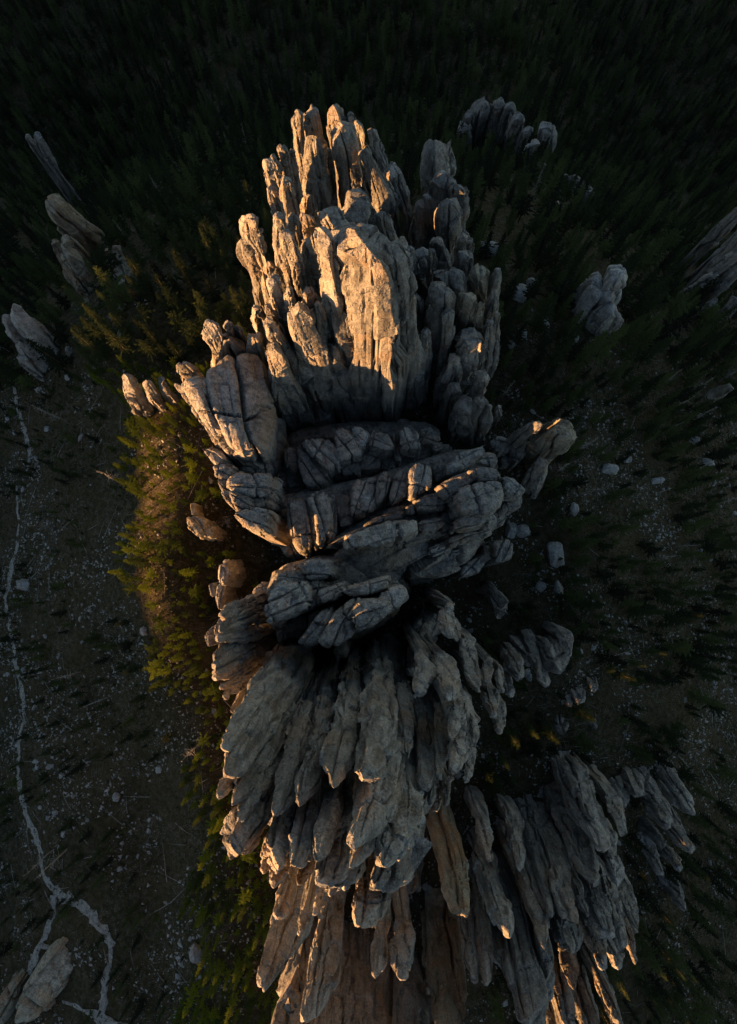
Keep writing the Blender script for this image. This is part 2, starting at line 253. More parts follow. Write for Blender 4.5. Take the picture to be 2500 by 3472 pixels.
["rock_buttress","fluted buttress below the largest tower, golden light on its upper left faces","rock buttress","granite",[-10.93,37.19,72.04],[["s","spire",[[-12.37,39.34,124.0,0.72],[-12.63,39.25,120.7,1.04],[-12.64,39.25,116.37,1.12],[-13.07,39.11,109.94,1.04],[-13.32,39.03,68.06,1.27]],[-0.978,-0.204,0.052],0.85,4],["s","spire",[[-13.31,43.12,121.0,0.44],[-13.09,43.19,118.1,0.91],[-12.2,43.45,114.46,1.36],[-11.22,43.71,110.54,1.01],[-10.23,43.99,68.01,1.24]],[-0.783,-0.593,-0.189],0.85,4],["s","spire",[[-10.62,38.56,123.0,0.5],[-10.88,38.49,119.1,0.79],[-11.63,38.27,113.77,0.84],[-12.23,38.1,68.04,1.04]],[-0.993,-0.048,0.111],0.85,3],["s","spire",[[-8.82,35.02,126.0,0.95],[-8.83,35.01,121.67,1.58],[-8.77,35.03,115.0,2.17],[-8.5,35.09,107.8,2.43],[-8.04,35.2,99.24,2.55],[-8.13,35.18,89.48,2.59],[-8.08,35.19,68.01,2.94]],[-0.959,-0.283,-0.019],0.85,6],["s","spire",[[-8.47,39.23,121.0,0.63],[-8.08,39.32,117.36,1.09],[-7.55,39.42,112.44,1.07],[-7.44,39.44,105.74,1.0],[-7.13,39.5,68.01,1.2]],[-0.941,-0.331,-0.068],0.85,4],["s","spire",[[-6.7,36.39,123.0,0.38],[-6.41,36.44,119.06,0.76],[-6.42,36.44,112.92,0.85],[-6.27,36.46,68.01,1.04]],[-0.972,-0.233,-0.028],0.85,3],["s","spire",[[-13.51,37.0,121.0,0.39],[-13.41,37.04,117.73,0.78],[-13.52,37.0,112.24,0.99],[-13.52,37.0,68.09,1.21]],[-0.941,-0.339,0.001],0.85,3],["s","spire",[[-13.47,34.91,121.0,0.55],[-13.43,34.93,116.53,1.12],[-13.14,35.04,110.89,1.13],[-12.67,35.21,103.53,1.34],[-12.47,35.28,68.08,1.6]],[-0.888,-0.457,-0.049],0.85,4],["s","spire",[[-13.01,32.41,119.0,0.64],[-13.18,32.34,113.61,1.23],[-13.43,32.24,107.72,1.59],[-13.57,32.18,97.92,2.38],[-13.67,32.14,68.14,2.78]],[-0.949,-0.313,0.029],0.85,4],["s","body",[[-11.41,36.25,109.27,2.2],[-11.79,36.12,98.42,5.06],[-12.12,36.02,84.61,6.41],[-12.37,35.22,70.57,6.77]],[-0.973,-0.23,0.03],0.85,4]]],
["rock_spire","two slim leaning spires between the golden buttress and the largest tower","rock spire","granite",[-1.7,37.01,72.0],[["s","spire",[[-5.63,38.08,116.0,0.67],[-5.18,38.15,110.19,1.12],[-4.24,38.26,103.46,1.43],[-2.99,38.38,95.73,1.64],[-2.16,38.44,85.92,1.58],[-1.91,38.46,68.0,1.77]],[-0.918,-0.38,-0.11],0.85,5],["s","spire",[[-5.2,35.21,112.0,0.69],[-4.94,35.25,106.62,1.47],[-4.12,35.35,96.97,2.42],[-2.83,35.48,86.33,3.33],[-1.59,35.56,76.32,4.17],[-1.48,35.57,68.0,4.51]],[-0.917,-0.388,-0.097],0.85,5]]],
["rock_column","twin grey columns at the right foot of the largest tower","rock column","granite",[5.66,37.72,72.0],[["s","column",[[4.37,39.2,104.0,1.09],[4.06,39.23,97.77,1.92],[4.27,39.21,88.76,2.42],[5.21,39.1,73.49,2.81],[5.23,39.1,68.0,3.01]],[-0.999,0.031,-0.027],0.85,4],["s","column",[[6.49,39.0,105.0,1.08],[7.04,38.91,99.44,1.64],[8.02,38.72,90.16,1.89],[9.24,38.44,78.04,1.98],[9.36,38.42,68.0,2.16]],[-0.992,-0.076,-0.099],0.85,4],["s","column",[[1.03,35.71,103.0,1.03],[1.43,35.69,95.03,1.58],[2.28,35.65,83.49,1.92],[2.4,35.64,68.0,2.14]],[-0.987,-0.145,-0.063],0.85,3]]],
["rock_column","tall pale slab-sided column, tallest in the shaded group right of the largest tower","rock column","granite",[13.82,43.89,72.0],[["s","column",[[10.63,45.13,110.0,1.31],[11.48,44.92,106.21,1.92],[11.77,44.85,97.48,1.93],[12.46,44.66,86.42,2.1],[13.73,44.03,70.5,2.26]],[-0.994,0.077,-0.08],0.85,5],["s","column",[[12.49,42.0,108.0,0.87],[13.52,41.69,98.85,0.98],[14.09,41.5,88.22,0.95],[14.29,41.43,68.0,1.07]],[-0.989,0.119,-0.083],0.85,3],["s","column",[[12.7,50.78,104.0,1.7],[13.48,50.58,100.42,2.57],[14.69,50.24,94.41,2.82],[16.02,49.83,86.92,2.58],[16.45,49.71,67.96,2.91]],[-0.978,-0.102,-0.184],0.85,4],["s","flake",[[9.2,40.78,104.0,0.73],[9.72,40.66,96.6,0.94],[10.64,40.43,86.32,1.03],[10.82,40.38,68.0,1.16]],[-0.996,0.03,-0.082],0.85,3]]],
["rock_column","blunt tan column between the tall pale column and the serrated blades","rock column","tan",[19.07,46.34,72.0],[["s","column",[[17.58,51.4,104.0,0.92],[18.18,51.19,100.48,1.86],[18.97,50.9,95.13,1.89],[19.66,50.64,88.3,1.81],[19.98,50.53,67.91,2.04]],[-0.987,0.09,-0.135],0.85,4],["s","column",[[15.67,45.65,107.0,1.17],[16.48,45.36,102.02,1.56],[17.18,45.1,93.82,1.55],[17.5,44.98,83.75,1.41],[17.64,44.93,68.0,1.57]],[-0.98,0.18,-0.082],0.85,4],["s","column",[[17.81,44.33,106.0,0.6],[18.37,44.1,101.34,0.87],[19.24,43.73,93.89,0.9],[19.6,43.58,68.0,1.04]],[-0.983,0.136,-0.122],0.85,3]]],
["serrated_rock","serrated thin rock blades along the right edge of the upper formation","rock blade","granite",[22.81,45.28,72.0],[["s","blade",[[21.25,51.68,103.0,0.45],[21.68,51.5,99.24,0.93],[22.21,51.28,94.36,1.0],[22.57,51.13,67.87,1.16]],[-0.976,0.181,-0.118],0.85,3],["s","blade",[[20.29,47.24,105.0,0.29],[20.94,46.96,99.95,0.86],[21.26,46.81,93.76,1.16],[21.98,46.48,86.34,1.28],[22.17,46.39,68.0,1.43]],[-0.97,0.222,-0.096],0.85,4],["s","blade",[[20.88,43.83,104.0,0.38],[21.77,43.4,97.84,0.81],[22.84,42.84,91.04,1.02],[23.88,42.27,83.17,1.09],[24.14,42.14,68.0,1.21]],[-0.979,0.138,-0.151],0.85,4],["s","blade",[[19.8,42.74,103.0,0.59],[20.72,42.3,96.56,0.97],[22.03,41.63,87.85,1.22],[22.38,41.46,68.0,1.38]],[-0.982,0.107,-0.153],0.85,3]]],
["rock_spire","smooth pale egg-headed spire leaning low at the right of the upper formation","rock spire","pale",[19.58,39.96,72.0],[["s","spire",[[16.83,41.19,102.0,1.34],[17.85,40.76,97.97,2.38],[18.26,40.58,91.6,2.52],[18.57,40.44,84.25,1.81],[19.49,40.0,75.54,1.31],[19.58,39.96,68.0,1.41]],[-0.982,0.159,-0.106],0.85,5]]],
["rock_column","short dark columns in front of the smooth egg-headed spire","rock column","granite",[17.67,36.36,72.0],[["s","column",[[14.04,38.76,98.0,0.96],[14.56,38.57,91.54,1.86],[15.05,38.38,82.85,2.18],[15.74,38.1,74.19,2.15],[15.79,38.08,68.0,2.31]],[-0.985,0.159,-0.074],0.85,4],["s","column",[[15.59,35.38,92.0,0.97],[15.79,35.3,86.92,1.36],[16.15,35.13,81.6,1.42],[16.24,35.09,68.0,1.57]],[-0.967,0.248,-0.058],0.85,3],["s","column",[[18.98,36.98,96.0,0.94],[20.02,36.43,91.87,1.46],[20.62,36.1,86.59,1.36],[21.0,35.89,68.0,1.53]],[-0.985,0.027,-0.173],0.85,3]]],
["rock_outcrop","cracked knobbly outcrop just right of the orange tower head","rock outcrop","granite",[12.26,54.79,71.45],[["s","knob",[[4.84,53.67,108.0,1.0],[5.79,53.58,103.74,1.84],[6.75,53.47,97.98,1.82],[7.43,53.39,67.64,2.13]],[-0.96,-0.216,-0.178],0.85,3],["s","knob",[[6.68,53.85,106.0,0.58],[7.53,53.74,102.3,1.05],[7.83,53.7,98.17,0.94],[8.36,53.63,67.61,1.1]],[-0.983,-0.12,-0.142],0.85,3],["s","knob",[[8.93,55.34,102.0,1.06],[9.4,55.27,98.32,1.5],[10.32,55.1,91.51,1.56],[10.7,55.03,67.4,1.79]],[-0.989,-0.071,-0.13],0.85,3],["s","knob",[[12.07,58.77,100.0,1.08],[12.95,58.58,95.36,2.26],[13.86,58.37,89.3,2.18],[14.3,58.27,66.73,2.48]],[-0.984,-0.071,-0.161],0.85,3],["s","knob",[[10.77,57.53,99.0,0.62],[11.33,57.43,94.98,0.97],[11.84,57.32,89.94,1.01],[12.16,57.26,66.97,1.16]],[-0.993,-0.018,-0.117],0.85,3],["s","knob",[[16.41,59.16,100.0,1.42],[16.98,59.0,95.22,2.13],[17.75,58.77,87.86,2.31],[18.03,58.69,66.64,2.62]],[-0.99,0.086,-0.112],0.85,3],["s","knob",[[16.19,55.18,102.0,0.91],[16.83,54.99,98.83,1.4],[17.26,54.86,94.01,1.3],[17.68,54.73,67.44,1.51]],[-0.989,0.055,-0.135],0.85,3],["s","knob",[[7.95,47.57,102.0,0.75],[8.46,47.48,97.44,1.1],[9.07,47.37,91.72,1.15],[9.38,47.31,68.0,1.32]],[-0.993,-0.054,-0.107],0.85,3]]],
["rock_tower","separate blocky-headed grey tower at the upper right of the cluster","rock tower","granite",[13.82,70.13,66.55],[["s","pillar",[[12.51,80.36,96.0,1.11],[13.42,80.22,93.22,2.6],[13.72,80.17,89.24,2.94],[13.98,80.12,84.46,2.77],[14.39,80.05,57.06,3.21]],[-0.992,-0.004,-0.126],0.85,4],["s","pillar",[[12.75,71.75,98.0,1.65],[12.84,71.74,95.18,2.29],[12.93,71.72,90.39,2.64],[13.13,71.68,84.1,2.66],[13.2,71.67,61.8,3.03]],[-0.99,0.137,-0.027],0.85,4],["s","pillar",[[15.6,69.73,99.0,1.19],[16.23,69.59,95.56,1.67],[16.79,69.46,90.85,1.74],[17.09,69.38,85.62,1.56],[17.39,69.31,62.89,1.78]],[-0.992,0.063,-0.112],0.85,4],["s","pillar",[[13.71,65.61,101.0,1.03],[14.27,65.49,97.09,1.93],[14.83,65.37,92.77,2.3],[15.27,65.26,86.89,2.04],[15.57,65.2,64.6,2.33]],[-0.993,0.044,-0.111],0.85,4],["s","pillar",[[10.27,68.06,98.0,0.6],[11.04,67.94,93.24,1.08],[11.98,67.78,85.47,1.18],[12.33,67.72,63.59,1.34]],[-0.99,-0.05,-0.134],0.85,3],["s","pillar",[[8.83,66.99,98.0,0.74],[9.37,66.91,93.86,1.25],[9.67,66.87,88.68,1.46],[9.89,66.84,83.57,1.42],[10.06,66.81,63.98,1.61]],[-0.997,0.022,-0.074],0.85,4]]],
["rock_spire","split grey spire standing alone on the dark slope right of the pale egg-headed spire","rock spire","granite",[22.02,32.07,72.0],[["s","spire",[[19.53,33.04,96.0,0.97],[20.4,32.51,90.42,1.87],[21.05,32.1,82.06,2.4],[21.5,31.69,70.5,2.66]],[-0.951,0.296,-0.089],0.85,4],["s","spire",[[17.01,32.11,94.0,1.46],[17.77,31.69,87.35,2.26],[18.6,31.21,77.03,2.35],[18.7,31.16,68.0,2.55]],[-0.977,0.188,-0.101],0.85,3],["s","flake",[[25.02,33.99,84.0,0.63],[25.63,33.53,80.16,0.79],[25.86,33.36,68.0,0.87]],[-0.976,0.134,-0.171],0.85,2]]],
["rock_slab","great tilted slab left of center with golden ribs on its left edge","rock slab","granite",[-22.26,27.58,73.91],[["s","rib",[[-28.79,30.9,110.0,0.51],[-27.54,29.53,108.94,1.06],[-26.32,27.65,107.6,1.15],[-24.54,24.9,105.46,1.14],[-22.74,22.04,103.0,1.12],[-20.88,19.32,70.18,1.32]],[-0.805,-0.591,0.052],0.85,5,-0.5],["s","rib",[[-25.4,30.43,111.0,0.8],[-24.04,28.5,109.78,1.71],[-22.84,26.39,108.45,2.05],[-21.2,24.06,106.71,2.1],[-19.99,21.77,105.0,1.91],[-18.02,18.62,69.16,2.28]],[-0.832,-0.553,0.048],0.85,5,-0.5],["s","body",[[-21.06,37.49,107.96,1.13],[-21.72,37.11,100.97,3.43],[-22.62,36.57,90.99,3.99],[-24.53,35.32,76.28,4.17],[-24.55,29.74,73.22,3.82]],[-0.973,-0.186,0.139],0.6,5],["b","body",[[-27.24,29.69],[-25.09,30.95],[-20.57,35.77],[-17.86,35.26],[-16.25,28.19],[-16.58,20.99],[-20.43,20.5],[-24.16,24.45]],110,70.42,0.18],["s","rib",[[-28.08,32.92,110.0,0.64],[-28.24,32.79,106.93,1.41],[-28.28,32.75,103.01,1.31],[-28.38,32.67,72.4,1.54]],[-0.806,-0.591,0.036],0.85,3],["s","rib",[[-17.81,38.39,108.0,0.75],[-18.81,37.91,101.08,1.62],[-20.3,37.13,91.14,1.77],[-20.7,36.93,68.65,2.02]],[-0.984,-0.09,0.152],0.85,3]]],
["rock_spire","orange-lit anvil-shaped rock behind the great tilted slab","rock spire","granite",[-23.75,38.58,73.17],[["s","spire",[[-23.33,38.23,112.0,1.11],[-23.7,38.0,109.55,1.46],[-24.26,37.64,106.62,1.25],[-24.75,37.32,103.33,0.95],[-25.56,36.77,98.06,1.0],[-26.09,36.43,70.04,1.16]],[-0.966,-0.19,0.174],0.85,5],["s","knob",[[-21.88,40.33,108.0,0.55],[-22.06,40.23,105.83,0.82],[-22.51,39.99,102.85,0.85],[-23.0,39.71,68.73,1.01]],[-0.966,-0.22,0.132],0.85,3],["s","knob",[[-20.79,40.3,106.0,0.64],[-21.11,40.13,103.83,0.79],[-21.73,39.81,68.52,0.94]],[-0.978,-0.141,0.156],0.85,2],["s","knob",[[-22.69,39.22,106.0,0.64],[-23.25,38.89,103.51,0.79],[-24.16,38.36,69.01,0.94]],[-0.974,-0.026,0.224],0.85,2]]],
["boulder","round grey boulder on the dark slope between the anvil rock and the golden buttress","boulder","granite",[-20.13,47.23,72.04],[["s","knob",[[-19.43,47.52,98.0,0.7],[-19.68,47.42,94.99,1.09],[-19.9,47.33,92.11,1.03],[-20.13,47.23,68.04,1.19]],[-0.973,-0.216,0.085],0.85,3]]],
["rock_ridge","curved ridge of stacked blocks with a golden rim, below the great tilted slab","rock ridge","granite",[-20.06,16.04,73.18],[["b","block",[[-25.9,20.66],[-24.61,21.26],[-23.25,20.83],[-22.53,19.45],[-23.69,18.51]],105,71.82,0.18],["b","block",[[-23.97,18.26],[-22.44,18.57],[-20.59,17.89],[-21.54,16.03],[-23.3,16.2]],106,71.02,0.18],["b","block",[[-23.29,16.0],[-21.45,15.83],[-21.29,14.18],[-22.58,14.31]],106,70.92,0.18],["b","block",[[-22.5,13.99],[-21.1,13.99],[-20.43,12.37],[-20.37,11.29],[-21.89,12.78]],107,70.57,0.18],["b","block",[[-21.15,15.94],[-19.7,17.2],[-17.7,16.69],[-15.4,17.03],[-15.34,13.69],[-17.96,13.28],[-21.11,14.28]],107,69.75,0.18],["b","block",[[-20.87,13.84],[-18.09,12.97],[-17.73,11.66],[-19.5,10.85],[-20.21,11.91]],108,69.96,0.18],["b","block",[[-19.57,10.29],[-17.34,11.17],[-14.8,10.85],[-15.21,8.94],[-15.37,7.75],[-17.91,8.38]],110,69.47,0.18],["b","block",[[-18.34,13.14],[-15.66,13.48],[-15.38,12.13],[-17.97,11.7]],105,69.49,0.18],["b","block",[[-24.2,22.1],[-21.24,22.1],[-18.93,21.53],[-19.25,20.18],[-22.6,20.36]],101,70.57,0.18],["b","block",[[-21.61,20.13],[-19.46,20.68],[-19.23,18.4],[-21.21,18.77]],99,70.27,0.18],["b","block",[[-19.5,21.9],[-16.68,21.9],[-16.62,18.77],[-19.42,18.59]],98,69.69,0.18]]],
["rock_fin","long fin of rounded jointed blocks nearest the foot of the largest tower","rock fin","granite",[-0.38,23.19,72.0],[["b","base",[[-18.67,23.85],[-12.75,28.44],[-2.73,29.98],[9.81,29.98],[14.28,26.39],[7.73,20.81],[-5.18,19.3],[-16.6,19.3]],88,69.0,0.18],["b","block",[[-17.85,19.35],[-15.1,20.34],[-13.14,19.75],[-11.55,17.38],[-14.24,15.31],[-16.57,15.12],[-17.8,16.59]],90,69.3,0.18],["b","block",[[-14.46,23.47],[-12.53,23.57],[-12.07,20.17],[-13.04,19.31],[-14.41,20.75]],94,69.16,0.18],["b","block",[[-12.06,23.5],[-10.62,22.8],[-7.07,18.95],[-7.98,17.08],[-10.55,16.52],[-11.7,19.79]],96,69.05,0.18],["b","block",[[-11.02,23.7],[-7.53,24.37],[-5.52,23.48],[-5.28,20.52],[-6.94,18.95],[-9.13,21.26]],98,69.02,0.18],["b","block",[[-5.75,25.52],[-4.07,26.31],[-1.33,23.85],[-1.29,22.0],[-4.99,20.98],[-5.52,23.48]],98,69.0,0.18],["b","block",[[-5.09,21.53],[-1.69,22.9],[-1.36,19.68],[-4.47,19.29]],92,69.0,0.18],["b","block",[[-2.74,26.27],[-1.36,26.57],[0.37,25.44],[-0.09,23.57],[-1.58,23.45]],97,69.0,0.18],["b","block",[[0.07,23.1],[0.26,24.74],[0.95,26.1],[3.53,25.44],[4.2,23.1],[2.09,22.58]],97,69.0,0.18],["b","block",[[-1.23,23.21],[1.97,24.0],[2.01,20.87],[-1.18,20.38]],91,69.0,0.18],["b","block",[[2.06,23.88],[5.02,24.39],[5.01,21.07],[2.25,20.75]],89,69.0,0.18],["b","block",[[5.5,26.66],[6.84,27.19],[8.48,26.18],[8.73,23.55],[5.88,23.26]],95,69.0,0.18],["b","block",[[9.43,28.43],[11.41,29.26],[13.54,27.66],[12.38,25.8],[9.61,26.06]],87,69.0,0.18],["b","block",[[4.22,26.68],[5.75,27.18],[5.89,22.1],[4.63,22.34]],91,69.0,0.18],["b","block",[[11.83,26.11],[13.77,26.32],[13.75,25.03],[12.06,24.44]],87,69.0,0.18],["b","block",[[6.88,24.27],[10.45,25.57],[10.68,23.5],[7.38,22.72]],86,69.0,0.18]]],
["rock_fin","second fin of square blocks, orange patches on its left end","rock fin","granite",[0.03,15.26,72.0],[["b","base",[[-21.32,11.98],[-16.09,14.88],[-8.65,16.83],[2.2,19.76],[14.36,23.95],[22.36,23.45],[17.92,19.76],[7.0,14.88],[-5.01,11.25],[-14.07,8.61]],91,69.0,0.18],["b","block",[[-18.21,11.91],[-16.53,13.07],[-14.04,13.25],[-13.81,10.61],[-15.73,9.41],[-17.41,10.7]],95,69.38,0.18],["b","block",[[-13.32,12.76],[-11.88,13.69],[-9.76,13.51],[-8.59,10.81],[-8.55,6.67],[-11.07,5.62],[-12.32,7.46],[-13.31,10.11]],100,69.07,0.18],["b","block",[[-9.98,13.87],[-8.36,14.99],[-6.38,14.23],[-6.18,10.99],[-6.34,8.25],[-8.29,6.85],[-8.5,10.81]],100,69.02,0.18],["b","block",[[-6.51,14.94],[-5.47,14.97],[-5.4,9.31],[-6.32,8.85]],95,69.01,0.18],["b","block",[[-5.34,14.94],[-3.36,14.94],[-2.92,10.89],[-4.85,9.78]],95,69.0,0.18],["b","block",[[-17.99,10.39],[-15.25,11.31],[-14.19,8.25],[-12.84,6.12],[-15.67,5.61]],84,69.3,0.18],["b","block",[[-8.47,16.83],[-4.44,17.22],[-4.3,15.96],[-8.03,15.57]],90,69.01,0.18],["b","block",[[-2.66,15.56],[-1.91,17.1],[1.21,18.16],[1.57,14.06],[-0.2,12.12],[-2.58,11.66]],97,69.0,0.18],["b","block",[[1.62,17.75],[2.77,18.72],[3.86,17.52],[3.26,14.98],[1.39,13.49]],97,69.0,0.18],["b","block",[[3.62,14.87],[4.6,18.72],[6.47,19.18],[6.58,15.33],[4.07,13.95]],97,69.0,0.18],["b","block",[[6.88,18.72],[8.19,20.15],[10.33,19.64],[10.37,16.61],[6.97,14.72]],98,69.0,0.18],["b","block",[[11.49,20.55],[12.76,21.94],[13.8,20.8],[13.24,18.49],[11.75,18.0]],92,69.0,0.18],["b","block",[[13.87,20.65],[15.37,22.57],[17.98,23.48],[20.23,23.94],[20.37,22.81],[17.45,20.36],[13.89,18.86]],94,69.0,0.18],["b","block",[[19.21,22.83],[23.22,24.15],[23.79,22.58],[22.91,21.44],[19.69,22.02]],88,69.0,0.18]]],
["rock_fin","widest fin of the middle, long grey slabs ending in a big rounded block at right","rock fin","granite",[11.98,9.56,72.0],[["b","base",[[-5.46,7.18],[-0.21,10.53],[8.21,14.88],[17.93,20.25],[23.72,19.76],[24.08,14.88],[22.27,9.57],[17.62,3.84],[11.66,2.42],[-2.58,1.48]],91,69.0,0.18],["b","block",[[14.84,13.41],[15.09,15.28],[18.44,16.66],[21.56,16.66],[22.07,14.4],[21.02,12.53],[19.42,11.36],[15.07,11.54]],101,69.0,0.18],["b","block",[[16.61,18.49],[18.64,19.38],[21.11,19.15],[22.01,17.63],[19.04,16.9],[18.38,17.36]],99,69.0,0.18],["b","block",[[11.95,16.61],[16.73,18.72],[18.56,17.35],[15.54,15.7],[14.92,13.2],[12.19,14.79]],98,69.0,0.18],["b","slab",[[14.85,10.41],[16.34,11.36],[20.93,11.71],[21.27,10.64],[17.89,9.23],[14.67,8.86]],97,69.0,0.18],["b","block",[[8.01,14.2],[11.52,15.29],[13.0,14.66],[12.68,12.93],[8.96,12.23]],96,69.0,0.18],["b","block",[[6.46,13.12],[7.71,13.59],[7.93,12.05],[6.73,11.89]],95,69.0,0.18],["b","slab",[[-0.79,9.89],[2.59,12.12],[5.4,13.46],[6.52,12.54],[6.32,11.53],[2.12,10.59]],94,69.0,0.18],["b","slab",[[-3.1,7.03],[-1.39,7.67],[2.45,9.3],[6.74,9.85],[6.85,8.04],[3.85,6.56],[0.83,5.55],[-2.59,5.15]],108,69.0,0.18],["b","block",[[8.67,10.51],[12.38,11.24],[12.87,10.23],[11.21,8.79],[8.7,8.79]],96,69.0,0.18],["b","slab",[[-3.91,5.77],[0.95,6.33],[7.23,8.61],[12.4,9.26],[12.62,8.33],[6.75,6.63],[2.11,5.24],[-3.68,4.55]],94,69.0,0.18],["b","slab",[[14.18,7.77],[16.37,8.77],[21.41,9.65],[21.53,8.72],[17.05,7.23],[14.44,6.28]],92,69.0,0.18],["b","block",[[10.71,6.46],[14.11,7.65],[14.18,5.7],[10.74,4.68]],91,69.0,0.18],["b","slab",[[-3.78,3.56],[2.17,4.32],[5.27,5.27],[10.28,6.7],[10.78,4.75],[5.73,3.73],[-2.58,1.83]],91,69.0,0.18],["b","slab",[[11.37,4.83],[17.07,6.58],[17.3,5.8],[14.32,4.52],[11.16,3.55]],89,69.0,0.18],["b","block",[[13.59,12.83],[15.24,12.47],[15.09,10.2],[12.82,9.01],[12.61,11.39]],92,69.0,0.18],["b","block",[[17.28,3.31],[21.39,5.61],[21.66,4.26],[19.8,1.93],[17.29,1.44]],85,69.0,0.18],["b","slab",[[11.01,3.22],[16.41,4.44],[16.62,2.49],[12.94,1.28],[10.99,1.52]],88,69.0,0.18]]],
["rock_outcrop","squat square-topped outcrop at the lower right corner of the middle fins","rock outcrop","granite",[23.68,6.07,72.0],[["b","block",[[22.79,7.44],[25.28,8.23],[26.69,7.19],[26.47,4.67],[23.45,4.04]],87,69.0,0.18],["b","block",[[21.55,7.13],[23.25,6.88],[23.12,4.8],[21.8,4.47]],84,69.0,0.18]]],
["rock_outcrop","two rounded knobs against the right end of the widest fin","rock outcrop","granite",[25.19,14.38,72.0],[["b","knob",[[22.84,18.33],[24.92,17.9],[27.04,16.45],[26.28,14.99],[23.45,15.23]],95,69.0,0.18],["b","knob",[[24.54,15.6],[27.78,16.02],[27.77,13.87],[23.98,12.81]],89,69.0,0.18],["b","knob",[[23.56,12.51],[26.36,13.4],[25.16,10.99],[23.52,10.99]],85,69.0,0.18]]],
["rock_spire","stout spire jutting to the right with a round yellowish head","rock spire","tan",[32.76,22.6,72.0],[["s","spire",[[34.35,26.03,97.0,1.87],[34.3,26.09,90.34,2.78],[34.3,26.1,81.23,3.2],[34.62,25.52,70.5,2.81],[32.76,22.6,70.5,2.44]],[-0.707,0.706,-0.049],0.85,5]]],
["rock_ledge","fractured grey ledges between the stout yellowish spire and the widest fin","rock ledge","granite",[29.56,25.48,72.0],[["s","spire",[[29.46,27.62,95.0,0.73],[29.26,27.83,90.37,1.15],[29.07,28.03,84.95,1.26],[28.99,28.11,68.0,1.41]],[-0.572,0.818,0.055],0.85,3],["b","block",[[28.71,29.1],[31.14,29.7],[31.95,27.18],[30.8,25.49],[28.82,23.32],[28.39,26.91]],80,69.0,0.18],["b","block",[[24.27,27.91],[26.25,29.39],[28.71,28.51],[28.39,26.53],[26.16,25.71]],79,69.0,0.18],["b","block",[[27.07,25.84],[29.29,26.4],[29.51,24.16],[27.3,23.88]],76,69.0,0.18],["s","spire",[[32.02,22.38,88.0,0.77],[32.68,21.4,80.49,1.64],[33.72,19.73,72.22,1.78],[33.77,19.64,68.0,1.9]],[-0.889,0.426,-0.167],0.85,3]]],
["rock_fin","third fin of overlapping grey slabs with a rounded sunlit-rimmed left end","rock fin","granite",[-6.43,-4.0,72.01],[["b","base",[[-16.03,-2.35],[-14.43,1.38],[-6.91,3.47],[3.56,1.38],[6.05,-1.52],[3.12,-5.23],[-3.1,-8.9],[-9.71,-9.31],[-14.71,-6.86]],97,69.01,0.18],["b","slab",[[-13.28,-2.52],[-12.78,-1.05],[-11.47,-0.02],[-8.44,-0.02],[-8.08,-2.69],[-9.75,-3.91],[-12.71,-4.89],[-13.43,-3.51]],118,69.08,0.18],["b","slab",[[-12.86,0.63],[-12.05,1.54],[-9.61,1.54],[-8.68,0.29],[-10.98,-0.09]],114,69.07,0.18],["b","slab",[[-9.31,2.72],[-8.23,3.33],[-5.39,3.25],[-5.2,1.29],[-8.37,0.55]],114,69.02,0.18],["b","block",[[-8.81,-0.23],[-7.23,0.47],[-6.13,-0.58],[-6.64,-2.59],[-8.25,-3.29]],113,69.02,0.18],["b","block",[[-6.65,-0.75],[-4.01,-0.02],[-3.23,-0.92],[-4.34,-2.04],[-6.46,-2.56]],114,69.01,0.18],["b","slab",[[-3.47,-0.78],[-0.51,0.11],[2.63,1.01],[2.45,-0.61],[0.86,-1.29],[-2.23,-1.51]],115,69.0,0.18],["b","slab",[[-9.3,-7.62],[-8.27,-6.26],[-6.94,-4.26],[-5.38,-3.56],[-5.21,-4.93],[-6.37,-7.67],[-8.08,-8.09]],116,69.02,0.18],["b","slab",[[-6.25,-7.12],[-4.46,-4.16],[-2.48,-2.69],[-1.29,-2.33],[-2.06,-4.81],[-2.1,-6.47],[-3.78,-7.81],[-5.42,-7.81]],118,69.0,0.18],["b","slab",[[-1.99,-4.62],[-1.14,-2.46],[1.15,-2.14],[3.18,-2.82],[2.81,-3.66],[0.82,-5.16],[-1.14,-5.8]],119,69.0,0.18],["b","block",[[1.65,-2.26],[2.53,-0.86],[4.58,-0.36],[5.27,-1.89],[3.52,-3.14]],117,69.0,0.18],["b","block",[[-12.65,-5.99],[-9.72,-4.63],[-9.32,-6.8],[-10.88,-7.18]],105,69.07,0.18],["b","block",[[-12.98,-10.95],[-11.53,-9.92],[-9.67,-9.92],[-10.06,-11.21],[-11.91,-11.81]],99,69.12,0.18],["b","block",[[-14.86,-7.13],[-13.57,-6.69],[-13.13,-8.77],[-14.38,-9.42]],99,69.25,0.18],["b","block",[[-5.83,-10.63],[-3.95,-10.42],[-3.53,-11.85],[-5.19,-12.67]],96,69.01,0.18],["b","block",[[-8.81,-4.53],[-7.5,-3.98],[-8.04,-6.2],[-8.97,-6.56]],107,69.03,0.18]]],
